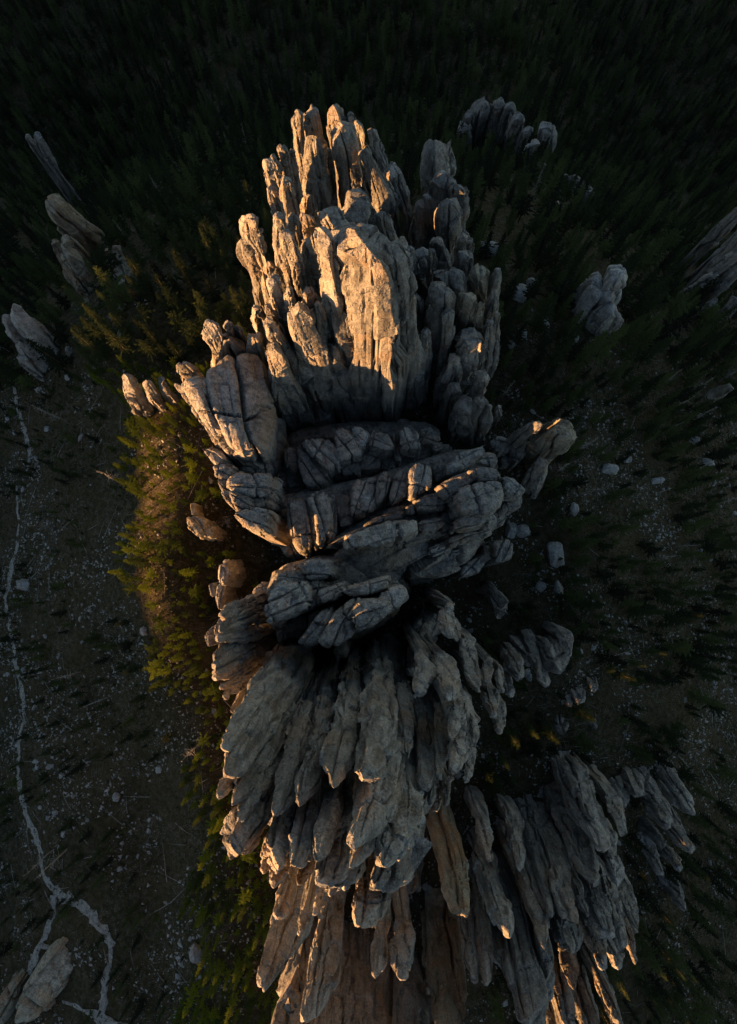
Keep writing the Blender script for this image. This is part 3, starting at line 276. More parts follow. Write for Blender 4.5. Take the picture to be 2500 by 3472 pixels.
["rock_stack","stack of tilted leaf-like slabs with thin golden rims at the left edge","rock stack","granite",[-17.77,-10.27,72.86],[["s","slab",[[-17.56,-3.95,125.0,0.47],[-17.74,-3.03,117.7,0.95],[-17.81,-2.59,101.85,0.97],[-17.85,-2.35,68.66,1.15]],[0.423,-0.904,-0.058],0.6,3],["s","slab",[[-17.24,-5.23,127.0,0.47],[-17.38,-4.74,119.16,1.17],[-17.44,-4.54,106.78,1.47],[-17.35,-4.86,96.06,1.15],[-17.36,-4.82,68.61,1.34]],[0.313,-0.95,-0.012],0.6,4,-0.21],["s","slab",[[-17.7,-6.28,126.0,0.4],[-17.63,-6.49,119.32,0.76],[-17.31,-7.29,107.12,1.08],[-17.07,-7.84,94.85,0.95],[-17.01,-8.0,68.63,1.1]],[0.136,-0.989,0.052],0.6,4,-0.42],["s","slab",[[-18.07,-8.9,126.0,0.4],[-18.44,-8.12,120.52,0.91],[-18.36,-8.29,108.27,1.25],[-17.87,-9.3,92.42,1.06],[-17.86,-9.33,68.85,1.21]],[0.356,-0.935,0.013],0.6,4,-0.29],["s","slab",[[-17.6,-9.78,128.0,0.53],[-17.71,-9.57,121.42,1.21],[-17.74,-9.52,110.3,1.4],[-17.14,-10.56,96.64,1.3],[-17.09,-10.64,68.74,1.52]],[0.357,-0.934,0.028],0.6,4,-0.16],["s","slab",[[-18.31,-10.99,125.0,0.4],[-18.08,-11.36,119.6,0.59],[-17.93,-11.6,109.13,1.03],[-17.44,-12.33,97.12,0.99],[-17.33,-12.49,68.89,1.15]],[0.329,-0.943,0.055],0.6,4,-0.37],["s","slab",[[-17.89,-12.41,123.0,0.37],[-17.67,-12.72,116.89,0.7],[-17.52,-12.92,107.3,0.89],[-17.23,-13.31,95.77,0.81],[-17.16,-13.41,68.9,0.94]],[0.446,-0.894,0.04],0.6,4,-0.24],["s","slab",[[-17.83,-14.05,121.0,0.42],[-18.06,-13.75,116.5,0.7],[-18.01,-13.82,108.49,0.87],[-18.07,-13.74,69.13,1.06]],[0.669,-0.743,-0.023],0.6,3,-0.11],["s","slab",[[-19.68,-18.17,108.0,0.36],[-20.0,-17.81,102.15,0.87],[-20.08,-17.72,93.64,1.06],[-20.16,-17.63,70.32,1.21]],[0.77,-0.636,-0.042],0.6,3,-0.32]]],
["rock_outcrop","small ribbed outcrop among sunlit trees left of the leaf-like slabs","rock outcrop","granite",[-25.37,-7.89,76.07],[["b","rib",[[-27.04,-8.58],[-26.55,-7.55],[-25.83,-7.13],[-25.66,-9.4],[-26.47,-10.22]],96,73.81,0.18],["b","rib",[[-25.01,-7.6],[-24.75,-5.99],[-23.94,-5.38],[-23.98,-7.6],[-24.44,-9.42]],98,72.39,0.18]]],
["boulder","grey boulder block above the stack of leaf-like slabs","boulder","granite",[-18.09,-1.03,72.7],[["b","block",[[-19.68,-1.14],[-18.27,0.18],[-16.5,-0.29],[-16.94,-1.82],[-19.08,-2.1]],94,69.7,0.18]]],
["rock_spire","leftmost smooth club-shaped spire of the lower fan","rock spire","granite",[-12.71,-12.93,72.23],[["s","spire",[[-10.49,-14.26,152.0,0.3],[-10.64,-14.15,148.03,0.9],[-11.06,-13.82,140.33,1.31],[-11.6,-13.38,126.64,1.93],[-12.43,-12.61,104.79,2.53],[-13.07,-11.94,79.16,2.42],[-13.12,-11.9,68.24,2.65]],[0.867,-0.497,-0.046],0.85,6,-0.38],["s","spire",[[-11.24,-12.96,149.5,0.25],[-11.45,-12.77,146.14,0.71],[-11.74,-12.51,139.61,0.85],[-12.07,-12.19,130.0,1.05],[-12.98,-11.21,115.35,1.18],[-13.27,-10.92,68.22,1.47]],[0.872,-0.484,-0.069],0.85,5,-0.25],["s","spire",[[-11.47,-16.16,150.5,0.23],[-11.63,-16.05,147.31,0.69],[-11.55,-16.11,142.57,0.8],[-11.64,-16.04,135.32,0.91],[-11.73,-15.98,68.21,1.2]],[0.835,-0.55,-0.014],0.85,4,-0.11]]],
["rock_spire","many-tipped ragged spires under the leftmost club-shaped spire of the lower fan","rock spire","granite",[-9.85,-19.19,72.16],[["s","spire",[[-10.49,-16.35,151.5,0.3],[-10.31,-16.46,147.79,0.98],[-10.32,-16.45,141.32,1.28],[-10.46,-16.37,130.97,1.71],[-10.93,-16.05,107.77,2.17],[-10.98,-16.02,68.16,2.63]],[0.866,-0.5,-0.012],0.85,5,-0.16],["s","spire",[[-9.72,-17.5,152.0,0.22],[-9.72,-17.5,149.2,0.59],[-9.65,-17.54,145.74,0.76],[-9.74,-17.49,139.94,0.92],[-9.76,-17.48,68.13,1.24]],[0.88,-0.476,-0.003],0.85,4,-0.38],["s","spire",[[-9.87,-19.51,152.0,0.52],[-10.1,-19.39,149.18,1.24],[-9.88,-19.5,145.09,1.34],[-9.48,-19.7,139.06,1.36],[-9.66,-19.61,130.73,1.42],[-9.59,-19.65,68.15,1.84]],[0.879,-0.476,0.011],0.85,5,-0.24],["s","spire",[[-10.43,-20.63,150.5,0.25],[-10.52,-20.59,148.51,0.64],[-10.35,-20.68,145.05,0.76],[-10.2,-20.75,68.21,1.03]],[0.872,-0.49,0.018],0.85,3,-0.11],["s","spire",[[-8.13,-22.25,149.0,0.22],[-8.39,-22.16,147.01,0.66],[-8.33,-22.18,144.17,0.77],[-8.7,-22.04,68.13,1.04]],[0.964,-0.262,-0.043],0.85,3,-0.32]]],
["rock_spire","narrow cracked spire, second from the left in the lower fan","rock spire","granite",[-7.65,-19.44,72.07],[["s","spire",[[-6.82,-16.68,152.5,0.26],[-6.67,-16.74,149.05,0.81],[-6.88,-16.66,141.17,1.04],[-7.44,-16.42,128.3,1.27],[-7.87,-16.21,106.86,1.53],[-7.98,-16.16,68.06,1.85]],[0.952,-0.305,-0.025],0.85,5,-0.29],["s","spire",[[-6.32,-20.39,153.5,0.29],[-6.88,-20.21,151.07,0.84],[-6.99,-20.17,147.14,1.0],[-7.15,-20.11,142.52,1.02],[-7.26,-20.07,137.92,1.04],[-7.77,-19.9,68.07,1.38]],[0.982,-0.176,-0.063],0.85,5,-0.16],["s","spire",[[-6.99,-22.33,151.0,0.21],[-7.08,-22.3,149.49,0.56],[-7.05,-22.31,146.65,0.66],[-7.2,-22.26,68.08,0.9]],[0.963,-0.269,-0.016],0.85,3,-0.37]]],
["rock_spire","knobbly double spire, third from the left in the lower fan","rock spire","granite",[-4.96,-19.34,72.02],[["s","spire",[[-4.99,-15.76,153.0,0.29],[-4.79,-15.82,148.05,0.83],[-4.83,-15.81,140.18,0.97],[-5.29,-15.66,127.27,1.09],[-5.96,-15.42,103.77,1.31],[-6.04,-15.39,68.02,1.57]],[0.975,-0.22,-0.021],0.85,5,-0.42],["s","spire",[[-5.01,-19.65,154.2,0.33],[-4.9,-19.68,150.46,1.07],[-4.75,-19.72,146.09,1.24],[-4.77,-19.71,140.5,1.24],[-4.91,-19.68,134.83,1.18],[-4.87,-19.69,68.03,1.56]],[0.969,-0.248,0.005],0.85,5,-0.28],["s","spire",[[-5.24,-22.66,150.0,0.23],[-4.93,-22.73,146.97,0.55],[-4.74,-22.77,144.16,0.59],[-3.97,-22.94,68.04,0.79]],[0.914,-0.397,0.085],0.85,3,-0.15]]],
["rock_spire","stepped bluish spire ending in several blunt tips at the middle of the lower fan","rock spire","granite",[-1.48,-19.45,72.01],[["s","body",[[-6.73,-26.15,132.39,8.42],[-5.48,-26.44,110.85,12.47],[-3.65,-26.1,70.53,16.48],[-2.95,-17.15,70.51,12.93]],[0.968,-0.249,0.023],0.3,4,-0.2],["s","spire",[[-2.76,-14.5,154.0,0.25],[-2.7,-14.51,149.22,0.95],[-2.41,-14.56,141.91,1.27],[-2.21,-14.6,127.59,1.5],[-2.21,-14.6,100.27,1.65],[-2.17,-14.6,68.0,1.94]],[0.979,-0.204,0.01],0.85,5,-0.41],["s","spire",[[-3.31,-18.8,155.2,0.32],[-2.96,-18.86,151.24,1.05],[-2.67,-18.9,145.97,1.26],[-2.48,-18.93,139.96,1.26],[-2.01,-19.0,68.01,1.68]],[0.955,-0.29,0.054],0.85,4,-0.28],["s","spire",[[-3.52,-20.75,154.2,0.47],[-2.86,-20.86,152.2,1.05],[-2.34,-20.92,149.34,0.88],[-2.24,-20.93,145.88,0.9],[-0.83,-21.13,68.01,1.22]],[0.882,-0.449,0.145],0.85,4,-0.15],["s","spire",[[-2.66,-22.42,152.5,0.18],[-2.41,-22.45,150.61,0.73],[-2.16,-22.47,147.56,0.79],[-1.2,-22.58,68.01,1.09]],[0.942,-0.319,0.099],0.85,3,-0.36],["s","flake",[[-1.73,-22.1,151.5,0.37],[-1.37,-22.13,149.88,0.83],[-1.15,-22.14,147.7,0.79],[0.29,-22.23,68.01,1.08]],[0.914,-0.38,0.143],0.85,3,-0.23]]],
["rock_spire","broad smooth brown-grey spire, largest blade of the lower fan","rock spire","granite",[3.67,-16.55,72.0],[["s","spire",[[-0.27,-13.53,155.0,0.47],[0.28,-13.53,149.84,1.38],[1.02,-13.49,141.77,1.69],[1.1,-13.48,126.05,1.87],[1.8,-13.41,98.75,2.11],[1.93,-13.4,68.0,2.47]],[0.996,-0.082,0.037],0.85,5,-0.33],["s","spire",[[-1.21,-17.58,156.2,0.31],[-0.52,-17.62,152.51,1.16],[0.63,-17.61,146.83,1.75],[1.69,-17.54,140.84,1.95],[2.63,-17.43,134.05,1.76],[3.99,-17.37,68.0,2.31]],[0.892,-0.426,0.152],0.85,5,-0.19],["s","spire",[[-1.33,-19.15,155.2,0.13],[-0.62,-19.19,152.94,0.64],[0.6,-19.19,149.0,1.1],[1.88,-19.11,144.55,1.22],[2.94,-18.97,138.79,1.2],[5.08,-18.88,68.0,1.6]],[0.823,-0.528,0.208],0.85,5,-0.41]]],
["rock_spire","blunt grey spire right of the largest blade in the lower fan","rock spire","granite",[5.75,-18.92,72.0],[["s","spire",[[0.89,-19.54,153.8,0.47],[1.76,-19.48,150.98,1.19],[2.78,-19.36,147.83,1.21],[3.51,-19.24,143.29,1.03],[4.02,-19.14,138.78,0.94],[5.75,-18.92,68.0,1.25]],[0.916,-0.357,0.181],0.85,5,-0.11]]],
["rock_spire","lowest spire of the fan, a flat-faced tongue hanging beneath the blunt grey spire","rock spire","granite",[3.0,-24.7,72.0],[["s","spire",[[0.57,-23.78,148.5,0.56],[1.2,-23.75,146.83,1.15],[2.04,-23.7,144.03,1.0],[2.8,-23.62,140.55,0.9],[5.15,-23.45,68.0,1.21]],[0.853,-0.469,0.23],0.85,4,-0.24],["s","spire",[[-0.68,-25.93,149.5,0.23],[-0.14,-25.94,147.66,1.04],[0.34,-25.93,144.81,1.35],[0.52,-25.93,141.27,1.28],[0.21,-25.93,137.98,1.03],[0.86,-25.94,68.01,1.36]],[0.986,-0.15,0.077],0.85,5,-0.1]]],
["rock_columns","bundle of dark jointed columns forming the right half of the lower fan","rock columns","granite",[10.55,-16.1,72.0],[["s","body",[[11.49,-28.79,96.68,7.6],[14.18,-27.56,73.34,10.06],[14.59,-21.5,70.5,9.66]],[0.993,-0.013,0.114],0.25,3,-0.37],["s","column",[[4.77,-20.58,141.8,0.27],[5.49,-20.4,136.91,1.09],[5.87,-20.29,128.33,1.47],[6.28,-20.17,114.95,1.87],[6.71,-20.03,93.38,2.11],[6.84,-19.99,68.0,2.44]],[0.989,0.14,0.041],0.85,5,-0.23],["s","column",[[4.88,-18.42,141.5,0.49],[5.89,-18.12,134.96,1.0],[6.67,-17.85,125.01,1.24],[7.71,-17.43,111.57,1.46],[9.05,-16.77,99.02,1.68],[10.53,-15.89,85.7,1.47],[10.74,-15.79,68.0,1.64]],[0.994,-0.057,0.098],0.85,6,-0.45],["s","column",[[3.76,-16.06,140.2,0.37],[3.89,-16.03,131.5,0.84],[4.3,-15.92,119.2,1.34],[4.71,-15.81,108.23,1.43],[5.2,-15.65,98.77,1.04],[5.33,-15.62,68.0,1.22]],[0.995,0.089,0.035],0.85,5,-0.31],["s","column",[[6.54,-17.66,140.5,0.32],[7.54,-17.26,133.22,0.53],[8.45,-16.83,126.14,0.75],[9.58,-16.21,117.74,0.84],[10.37,-15.84,68.0,1.05]],[0.99,-0.066,0.128],0.85,4,-0.18],["s","column",[[7.7,-16.93,141.2,0.36],[8.93,-16.32,136.85,0.9],[10.04,-15.66,131.28,1.13],[11.31,-14.77,125.05,1.03],[12.09,-14.13,118.93,0.86],[13.27,-13.39,68.0,1.08]],[0.975,-0.141,0.174],0.85,5,-0.4],["s","column",[[7.91,-14.77,138.5,0.25],[9.28,-13.95,132.75,0.76],[9.92,-13.5,126.08,0.99],[11.02,-12.8,68.0,1.27]],[0.986,-0.075,0.152],0.85,3,-0.26],["s","column",[[7.77,-11.02,138.0,0.39],[8.71,-10.29,132.09,1.06],[9.37,-9.69,123.35,0.98],[9.48,-9.58,116.65,0.59],[9.95,-9.19,68.0,0.73]],[0.973,0.21,0.092],0.85,4,-0.13],["s","column",[[4.96,-10.91,136.5,0.48],[6.0,-10.38,131.52,0.99],[6.94,-9.77,126.37,0.94],[8.28,-9.0,68.0,1.21]],[0.917,-0.375,0.137],0.85,3,-0.35],["s","column",[[7.85,-18.75,138.0,0.25],[8.74,-18.35,135.08,0.61],[9.73,-17.85,130.94,0.73],[11.67,-16.92,68.0,0.95]],[0.931,-0.3,0.21],0.85,3,-0.21],["s","column",[[9.71,-19.45,136.0,0.27],[11.02,-18.73,130.25,0.56],[12.65,-17.68,122.42,0.66],[14.02,-16.85,68.0,0.83]],[0.971,-0.142,0.192],0.85,3,-0.43],["s","column",[[10.52,-15.82,136.0,0.21],[11.22,-15.33,132.72,0.5],[11.86,-14.85,129.1,0.53],[13.24,-13.84,68.0,0.68]],[0.981,-0.072,0.18],0.85,3,-0.3],["s","column",[[7.77,-22.36,134.0,0.25],[8.15,-22.23,130.3,0.58],[8.64,-22.04,126.25,0.62],[9.43,-21.75,68.0,0.79]],[0.994,0.01,0.113],0.85,3,-0.16],["s","column",[[6.93,-23.58,132.0,0.26],[7.43,-23.43,128.75,0.67],[7.97,-23.25,125.2,0.7],[9.01,-22.92,68.0,0.9]],[0.981,-0.127,0.144],0.85,3,-0.38]]],
["rock_slab","dark leaning slabs where the lower fan meets the third fin","rock slab","granite",[-1.29,-14.1,72.0],[["s","slab",[[6.03,-12.88,108.0,0.52],[7.61,-12.02,98.19,1.81],[9.68,-10.43,87.64,2.37],[11.61,-8.23,77.87,2.34],[13.01,-5.75,72.14,1.66],[13.1,-5.66,68.0,1.77]],[0.931,-0.346,0.112],0.85,5,-0.15],["s","slab",[[2.56,-15.22,107.0,0.42],[3.61,-15.01,93.81,1.86],[4.79,-14.67,75.51,2.22],[4.48,-11.7,70.5,1.79],[4.75,-8.88,70.5,1.17],[4.77,-8.83,68.0,1.24]],[0.996,-0.074,0.047],0.85,5,-0.36],["s","slab",[[-2.67,-17.92,107.0,0.36],[-1.38,-18.06,97.53,1.18],[0.05,-18.11,87.33,1.23],[2.28,-17.97,76.25,1.55],[2.43,-17.97,68.0,1.68]],[0.7,-0.705,0.114],0.85,4,-0.23],["s","slab",[[-4.68,-20.72,108.0,0.47],[-4.38,-20.79,93.68,1.33],[-4.08,-20.85,77.68,1.56],[-2.78,-18.3,70.51,1.39],[-0.98,-14.25,70.5,0.86]],[0.933,-0.359,0.03],0.85,5,-0.44],["s","slab",[[0.57,-14.29,106.0,0.37],[0.92,-14.27,91.52,1.04],[1.41,-13.23,70.5,1.12]],[0.995,-0.094,0.021],0.85,3,-0.31],["s","slab",[[-8.49,-16.75,107.0,0.34],[-8.65,-16.67,98.77,1.01],[-8.76,-16.61,90.03,0.99],[-8.8,-16.59,68.08,1.12]],[0.927,-0.374,-0.018],0.85,3,-0.18],["s","slab",[[-8.16,-21.86,108.0,0.5],[-8.05,-21.9,90.14,1.09],[-7.71,-21.31,70.59,1.16],[-6.7,-18.8,70.54,0.77]],[0.929,-0.371,0.006],0.85,4,-0.39],["s","slab",[[-15.36,-17.65,102.0,0.42],[-15.34,-17.67,91.37,1.4],[-15.54,-17.49,76.22,1.23],[-15.55,-17.49,68.77,1.33]],[0.783,-0.622,-0.009],0.85,3,-0.26]]],
["rock_columns","ragged dark columns on the right flank of the lower fan","rock columns","granite",[16.79,-9.34,72.0],[["s","column",[[13.52,-13.05,122.0,0.32],[14.18,-12.33,113.88,1.07],[15.15,-11.12,105.82,1.39],[16.29,-9.37,99.04,1.08],[16.73,-8.78,68.0,1.27]],[0.98,0.142,0.141],0.85,4,-0.28],["s","column",[[15.19,-12.54,119.0,0.34],[16.02,-11.46,114.97,0.69],[16.74,-10.38,111.31,0.55],[17.73,-8.99,68.0,0.67]],[0.981,-0.032,0.189],0.85,3,-0.14],["s","column",[[15.7,-16.6,119.0,0.45],[16.63,-15.67,113.23,1.07],[17.2,-15.03,108.35,0.98],[17.88,-14.33,68.0,1.18]],[0.976,0.149,0.16],0.85,3,-0.36],["s","column",[[16.91,-19.22,117.0,0.34],[17.85,-18.35,112.37,0.89],[18.88,-17.29,108.46,0.78],[19.95,-16.24,68.0,0.94]],[0.976,-0.061,0.211],0.85,3,-0.22],["s","column",[[10.14,-6.58,120.0,0.56],[11.05,-4.9,110.35,1.41],[11.74,-2.86,108.2,0.89],[12.36,-1.42,68.0,1.08]],[0.992,-0.034,0.124],0.85,3,-0.44],["s","column",[[11.58,-7.35,117.0,0.28],[12.17,-6.33,111.6,0.76],[12.7,-5.19,104.97,0.82],[13.1,-4.41,68.0,0.98]],[0.977,0.175,0.122],0.85,3,-0.31],["s","column",[[17.69,-14.12,116.0,0.28],[18.44,-13.13,110.87,0.67],[19.1,-12.16,106.92,0.6],[19.79,-11.18,68.0,0.72]],[0.973,0.14,0.181],0.85,3,-0.17]]],
["rock_outcrop","broken dark crag in the shade right of the lower fan","rock outcrop","granite",[31.65,-13.03,72.0],[["s","spire",[[30.47,-17.15,91.0,0.43],[31.18,-15.83,86.11,1.63],[31.78,-14.58,76.48,2.92],[31.74,-12.29,70.5,3.03]],[0.864,0.475,0.166],0.85,4,-0.4],["s","spire",[[26.04,-16.24,91.0,0.64],[26.78,-14.99,85.27,1.64],[27.6,-13.42,76.4,1.63],[27.7,-13.23,68.0,1.77]],[0.918,0.359,0.167],0.85,3,-0.27],["s","spire",[[34.59,-21.21,69.0,0.6],[33.17,-18.54,70.5,1.73],[32.12,-16.37,70.5,1.94]],[0.898,0.405,0.172],0.85,3,-0.14],["s","spire",[[33.67,-15.15,89.0,0.65],[34.41,-13.39,84.56,2.35],[34.99,-11.79,78.51,1.79],[35.14,-11.4,68.0,1.95]],[0.906,0.358,0.228],0.85,3,-0.35],["s","spire",[[35.63,-12.77,87.0,0.56],[36.3,-10.73,84.37,1.14],[36.66,-9.42,82.43,1.06],[36.97,-8.41,68.0,1.18]],[0.952,0.102,0.289],0.85,3,-0.22],["s","spire",[[24.32,-19.18,90.0,0.5],[25.26,-17.92,84.88,1.38],[26.03,-16.78,79.26,1.45],[26.24,-16.49,68.0,1.58]],[0.97,0.154,0.189],0.85,3,-0.44]]],
["rock_outcrop","low crag in deep shade farthest right of the broken dark crag","rock outcrop","granite",[42.86,-18.97,71.68],[["s","spire",[[41.73,-23.5,75.0,0.49],[42.58,-21.81,70.27,1.66],[42.12,-18.84,70.32,1.7],[42.14,-18.62,67.76,1.81]],[0.941,0.197,0.276],0.85,3,-0.18],["s","spire",[[44.7,-21.34,74.0,0.62],[45.55,-19.47,71.5,1.26],[45.96,-17.97,69.76,0.89],[46.03,-17.78,67.15,0.94]],[0.944,0.057,0.326],0.85,3,-0.4],["s","spire",[[39.64,-24.0,74.0,0.39],[40.27,-22.86,70.45,1.23],[40.35,-20.71,70.45,1.12],[40.4,-20.5,67.92,1.19]],[0.955,0.095,0.28],0.85,3,-0.27]]],
["rock_outcrop","cluster of small dark spires in deep shade above the lower right formation","rock outcrop","granite",[41.64,-25.33,71.82],[["s","spire",[[45.73,-29.29,71.0,0.5],[45.55,-27.26,69.83,1.46],[44.76,-25.09,69.97,1.31],[44.69,-24.8,67.38,1.39]],[0.923,0.277,0.265],0.85,3,-0.31],["s","spire",[[39.27,-30.61,71.0,0.86],[38.95,-28.45,70.5,1.84],[38.74,-26.72,70.5,1.35],[38.7,-26.43,67.99,1.43]],[0.954,0.161,0.252],0.85,3,-0.18],["s","spire",[[46.44,-26.16,70.0,0.47],[46.32,-25.28,69.69,0.97],[46.28,-24.99,67.08,1.03]],[0.929,0.234,0.285],0.85,2,-0.4],["s","spire",[[36.69,-27.03,69.0,0.76],[36.87,-25.12,70.5,1.65]],[0.887,-0.335,0.318],0.85,2,-0.26]]],
["rock_outcrop","small ribbed outcrop sunk in black shade right of the third fin","rock outcrop","granite",[24.68,-1.02,72.0],[["s","rib",[[22.55,-6.89,85.0,1.18],[23.15,-5.07,84.7,2.44],[24.01,-2.85,84.4,1.57],[24.68,-1.02,68.0,1.75]],[0.93,-0.307,0.2],0.85,3,-0.44]]],
["rock_spire","largest smooth face of the lower right formation, a long crack down its side","rock spire","granite",[25.74,-54.95,72.0],[["s","spire",[[21.14,-58.03,112.0,1.06],[23.59,-57.08,101.34,3.7],[24.49,-56.7,90.27,4.34],[25.62,-56.2,76.21,3.38],[25.74,-54.95,70.5,2.62]],[0.975,0.185,0.122],0.85,5,-0.22]]],
["rock_spire","rounded club-shaped spire at the middle of the lower right formation","rock spire","granite",[33.04,-46.83,72.0],[["s","spire",[[29.79,-49.23,103.0,0.82],[30.97,-48.5,96.05,2.28],[32.73,-47.33,85.01,2.43],[34.78,-45.52,70.5,2.53],[33.21,-39.33,70.5,2.07]],[0.955,0.239,0.173],0.85,5,-0.35],["s","spire",[[30.63,-55.61,99.0,0.58],[31.58,-55.08,94.25,2.21],[32.43,-54.58,88.99,1.98],[32.87,-54.33,68.0,2.25]],[0.964,0.184,0.192],0.85,3,-0.22]]],
["rock_spires","slim blade-like spires between the smooth face and the rounded club-shaped spire","rock spires","granite",[23.34,-46.79,72.0],[["s","spire",[[27.07,-49.09,102.0,0.35],[29.35,-47.76,89.65,1.34],[31.45,-46.4,74.16,1.82],[30.68,-41.02,70.5,1.77]],[0.964,0.209,0.164],0.85,4,-0.13],["s","spire",[[24.99,-51.18,106.0,0.33],[26.03,-50.65,99.55,1.21],[27.31,-49.98,85.66,1.9],[27.67,-47.76,70.5,2.29],[26.47,-44.4,70.5,2.06]],[0.95,0.298,0.096],0.85,5,-0.35],["s","spire",[[19.91,-49.43,106.0,0.4],[20.06,-49.37,100.45,1.64],[20.07,-49.36,91.26,1.66],[20.98,-48.98,83.4,1.57],[21.07,-48.95,68.0,1.75]],[0.959,0.278,0.051],0.85,4,-0.21],["s","spire",[[16.84,-56.18,106.0,0.54],[17.66,-55.93,98.27,1.22],[19.38,-55.36,83.45,1.46],[20.97,-54.78,72.2,1.44],[21.03,-54.75,68.0,1.53]],[0.989,0.085,0.124],0.85,4,-0.43],["s","spire",[[14.58,-55.61,106.0,0.54],[15.61,-55.33,97.05,1.23],[16.9,-54.95,85.34,1.43],[17.13,-54.88,68.0,1.61]],[0.991,0.068,0.114],0.85,3,-0.3],["s","spire",[[18.45,-42.01,100.0,0.54],[19.46,-41.55,92.34,1.36],[20.21,-41.19,85.64,1.3],[20.47,-41.07,68.0,1.45]],[0.983,0.128,0.128],0.85,3,-0.16],["s","spire",[[23.6,-44.15,98.0,0.41],[24.86,-43.45,89.86,1.24],[26.27,-42.61,81.69,1.34],[26.54,-42.46,68.0,1.48]],[0.977,0.123,0.172],0.85,3,-0.38]]],
["rock_spires","tall pointed spires at the upper middle of the lower right formation","rock spires","granite",[40.81,-38.69,71.89],[["s","spire",[[36.5,-41.27,99.0,0.75],[37.88,-40.0,90.25,2.14],[39.14,-38.77,77.62,2.68],[39.25,-35.92,70.49,2.37],[39.27,-35.87,67.98,2.51]],[0.902,0.4,0.162],0.85,4,-0.26],["s","spire",[[33.96,-45.28,101.0,0.73],[34.92,-44.54,93.97,1.81],[36.6,-43.18,81.54,2.09],[37.31,-40.46,70.5,2.01]],[0.923,0.352,0.157],0.85,4,-0.13],["s","spire",[[39.76,-47.58,95.0,0.61],[41.39,-46.17,90.1,1.58],[42.72,-44.94,83.56,1.58],[43.18,-44.53,67.69,1.76]],[0.944,0.171,0.283],0.85,3,-0.34],["s","spire",[[41.19,-40.91,94.0,0.43],[42.54,-39.5,88.98,1.26],[43.98,-37.89,83.58,1.32],[44.46,-37.37,67.51,1.48]],[0.939,0.168,0.3],0.85,3,-0.21],["s","spire",[[36.61,-38.54,93.0,0.58],[38.1,-37.07,86.11,1.55],[39.6,-35.46,77.96,1.67],[39.83,-35.22,67.96,1.82]],[0.941,0.241,0.236],0.85,3,-0.43]]],
["rock_spires","drooping dark spires along the right edge of the lower right formation","rock spires","granite",[41.58,-54.09,71.82],[["s","spire",[[36.62,-53.61,99.0,0.74],[37.65,-52.89,93.34,1.57],[39.03,-51.89,85.7,1.74],[40.07,-51.09,79.6,1.62],[40.31,-50.91,67.94,1.78]],[0.943,0.265,0.202],0.85,4,-0.39],["s","spire",[[40.58,-57.04,95.0,0.44],[41.77,-56.17,88.61,1.34],[44.16,-54.31,81.47,1.33],[44.58,-53.98,67.48,1.47]],[0.948,0.147,0.281],0.85,3,-0.26],["s","spire",[[43.76,-56.43,92.0,0.38],[45.35,-55.16,84.88,1.18],[47.01,-53.76,78.19,1.09],[47.32,-53.5,66.92,1.2]],[0.939,0.221,0.264],0.85,3,-0.12],["s","spire",[[37.92,-58.51,98.0,0.59],[39.03,-57.77,94.12,1.31],[40.1,-57.04,88.72,1.39],[40.66,-56.66,67.94,1.57]],[0.951,0.181,0.252],0.85,3,-0.34],["s","spire",[[35.23,-57.81,99.0,0.69],[36.47,-57.03,93.88,1.41],[37.61,-56.29,87.44,1.5],[38.08,-55.99,68.0,1.7]],[0.955,0.197,0.222],0.85,3,-0.21],["s","spire",[[43.24,-61.06,92.0,0.33],[44.29,-60.31,87.78,0.85],[45.34,-59.53,82.92,0.89],[45.75,-59.22,67.28,0.99]],[0.942,0.219,0.254],0.85,3,-0.42],["s","spire",[[32.64,-49.51,101.0,0.4],[33.47,-48.95,96.03,1.02],[33.93,-48.63,91.87,0.97],[34.33,-48.36,68.0,1.11]],[0.94,0.299,0.162],0.85,3,-0.29]]],
["rock_spires","bare dark columns at the bottom edge of the lower right formation","rock spires","granite",[37.19,-69.63,72.0],[["s","spire",[[33.94,-66.66,89.0,0.46],[34.93,-66.14,84.02,1.28],[35.99,-65.58,77.98,1.35],[36.2,-65.46,68.0,1.47]],[0.966,0.168,0.195],0.85,3,-0.17],["s","spire",[[31.33,-70.13,93.0,0.94],[33.59,-69.08,83.07,2.22],[35.07,-68.34,74.76,1.94],[35.23,-68.26,68.0,2.09]],[0.971,0.116,0.21],0.85,3,-0.39],["s","spire",[[40.41,-71.01,91.0,0.74],[41.47,-70.39,80.84,1.31],[41.83,-70.18,72.35,1.41],[41.87,-70.16,67.8,1.51]],[0.916,0.392,0.087],0.85,3,-0.25],["s","spire",[[36.55,-74.49,91.0,1.02],[38.34,-73.58,81.16,1.57],[39.53,-72.95,72.99,1.4],[39.62,-72.9,67.97,1.5]],[0.961,0.214,0.177],0.85,3,-0.12],["s","spire",[[28.89,-73.13,93.0,1.0],[30.99,-72.26,83.3,1.28],[32.88,-71.42,73.87,1.39],[33.03,-71.36,68.0,1.5]],[0.974,0.078,0.211],0.85,3,-0.34]]],
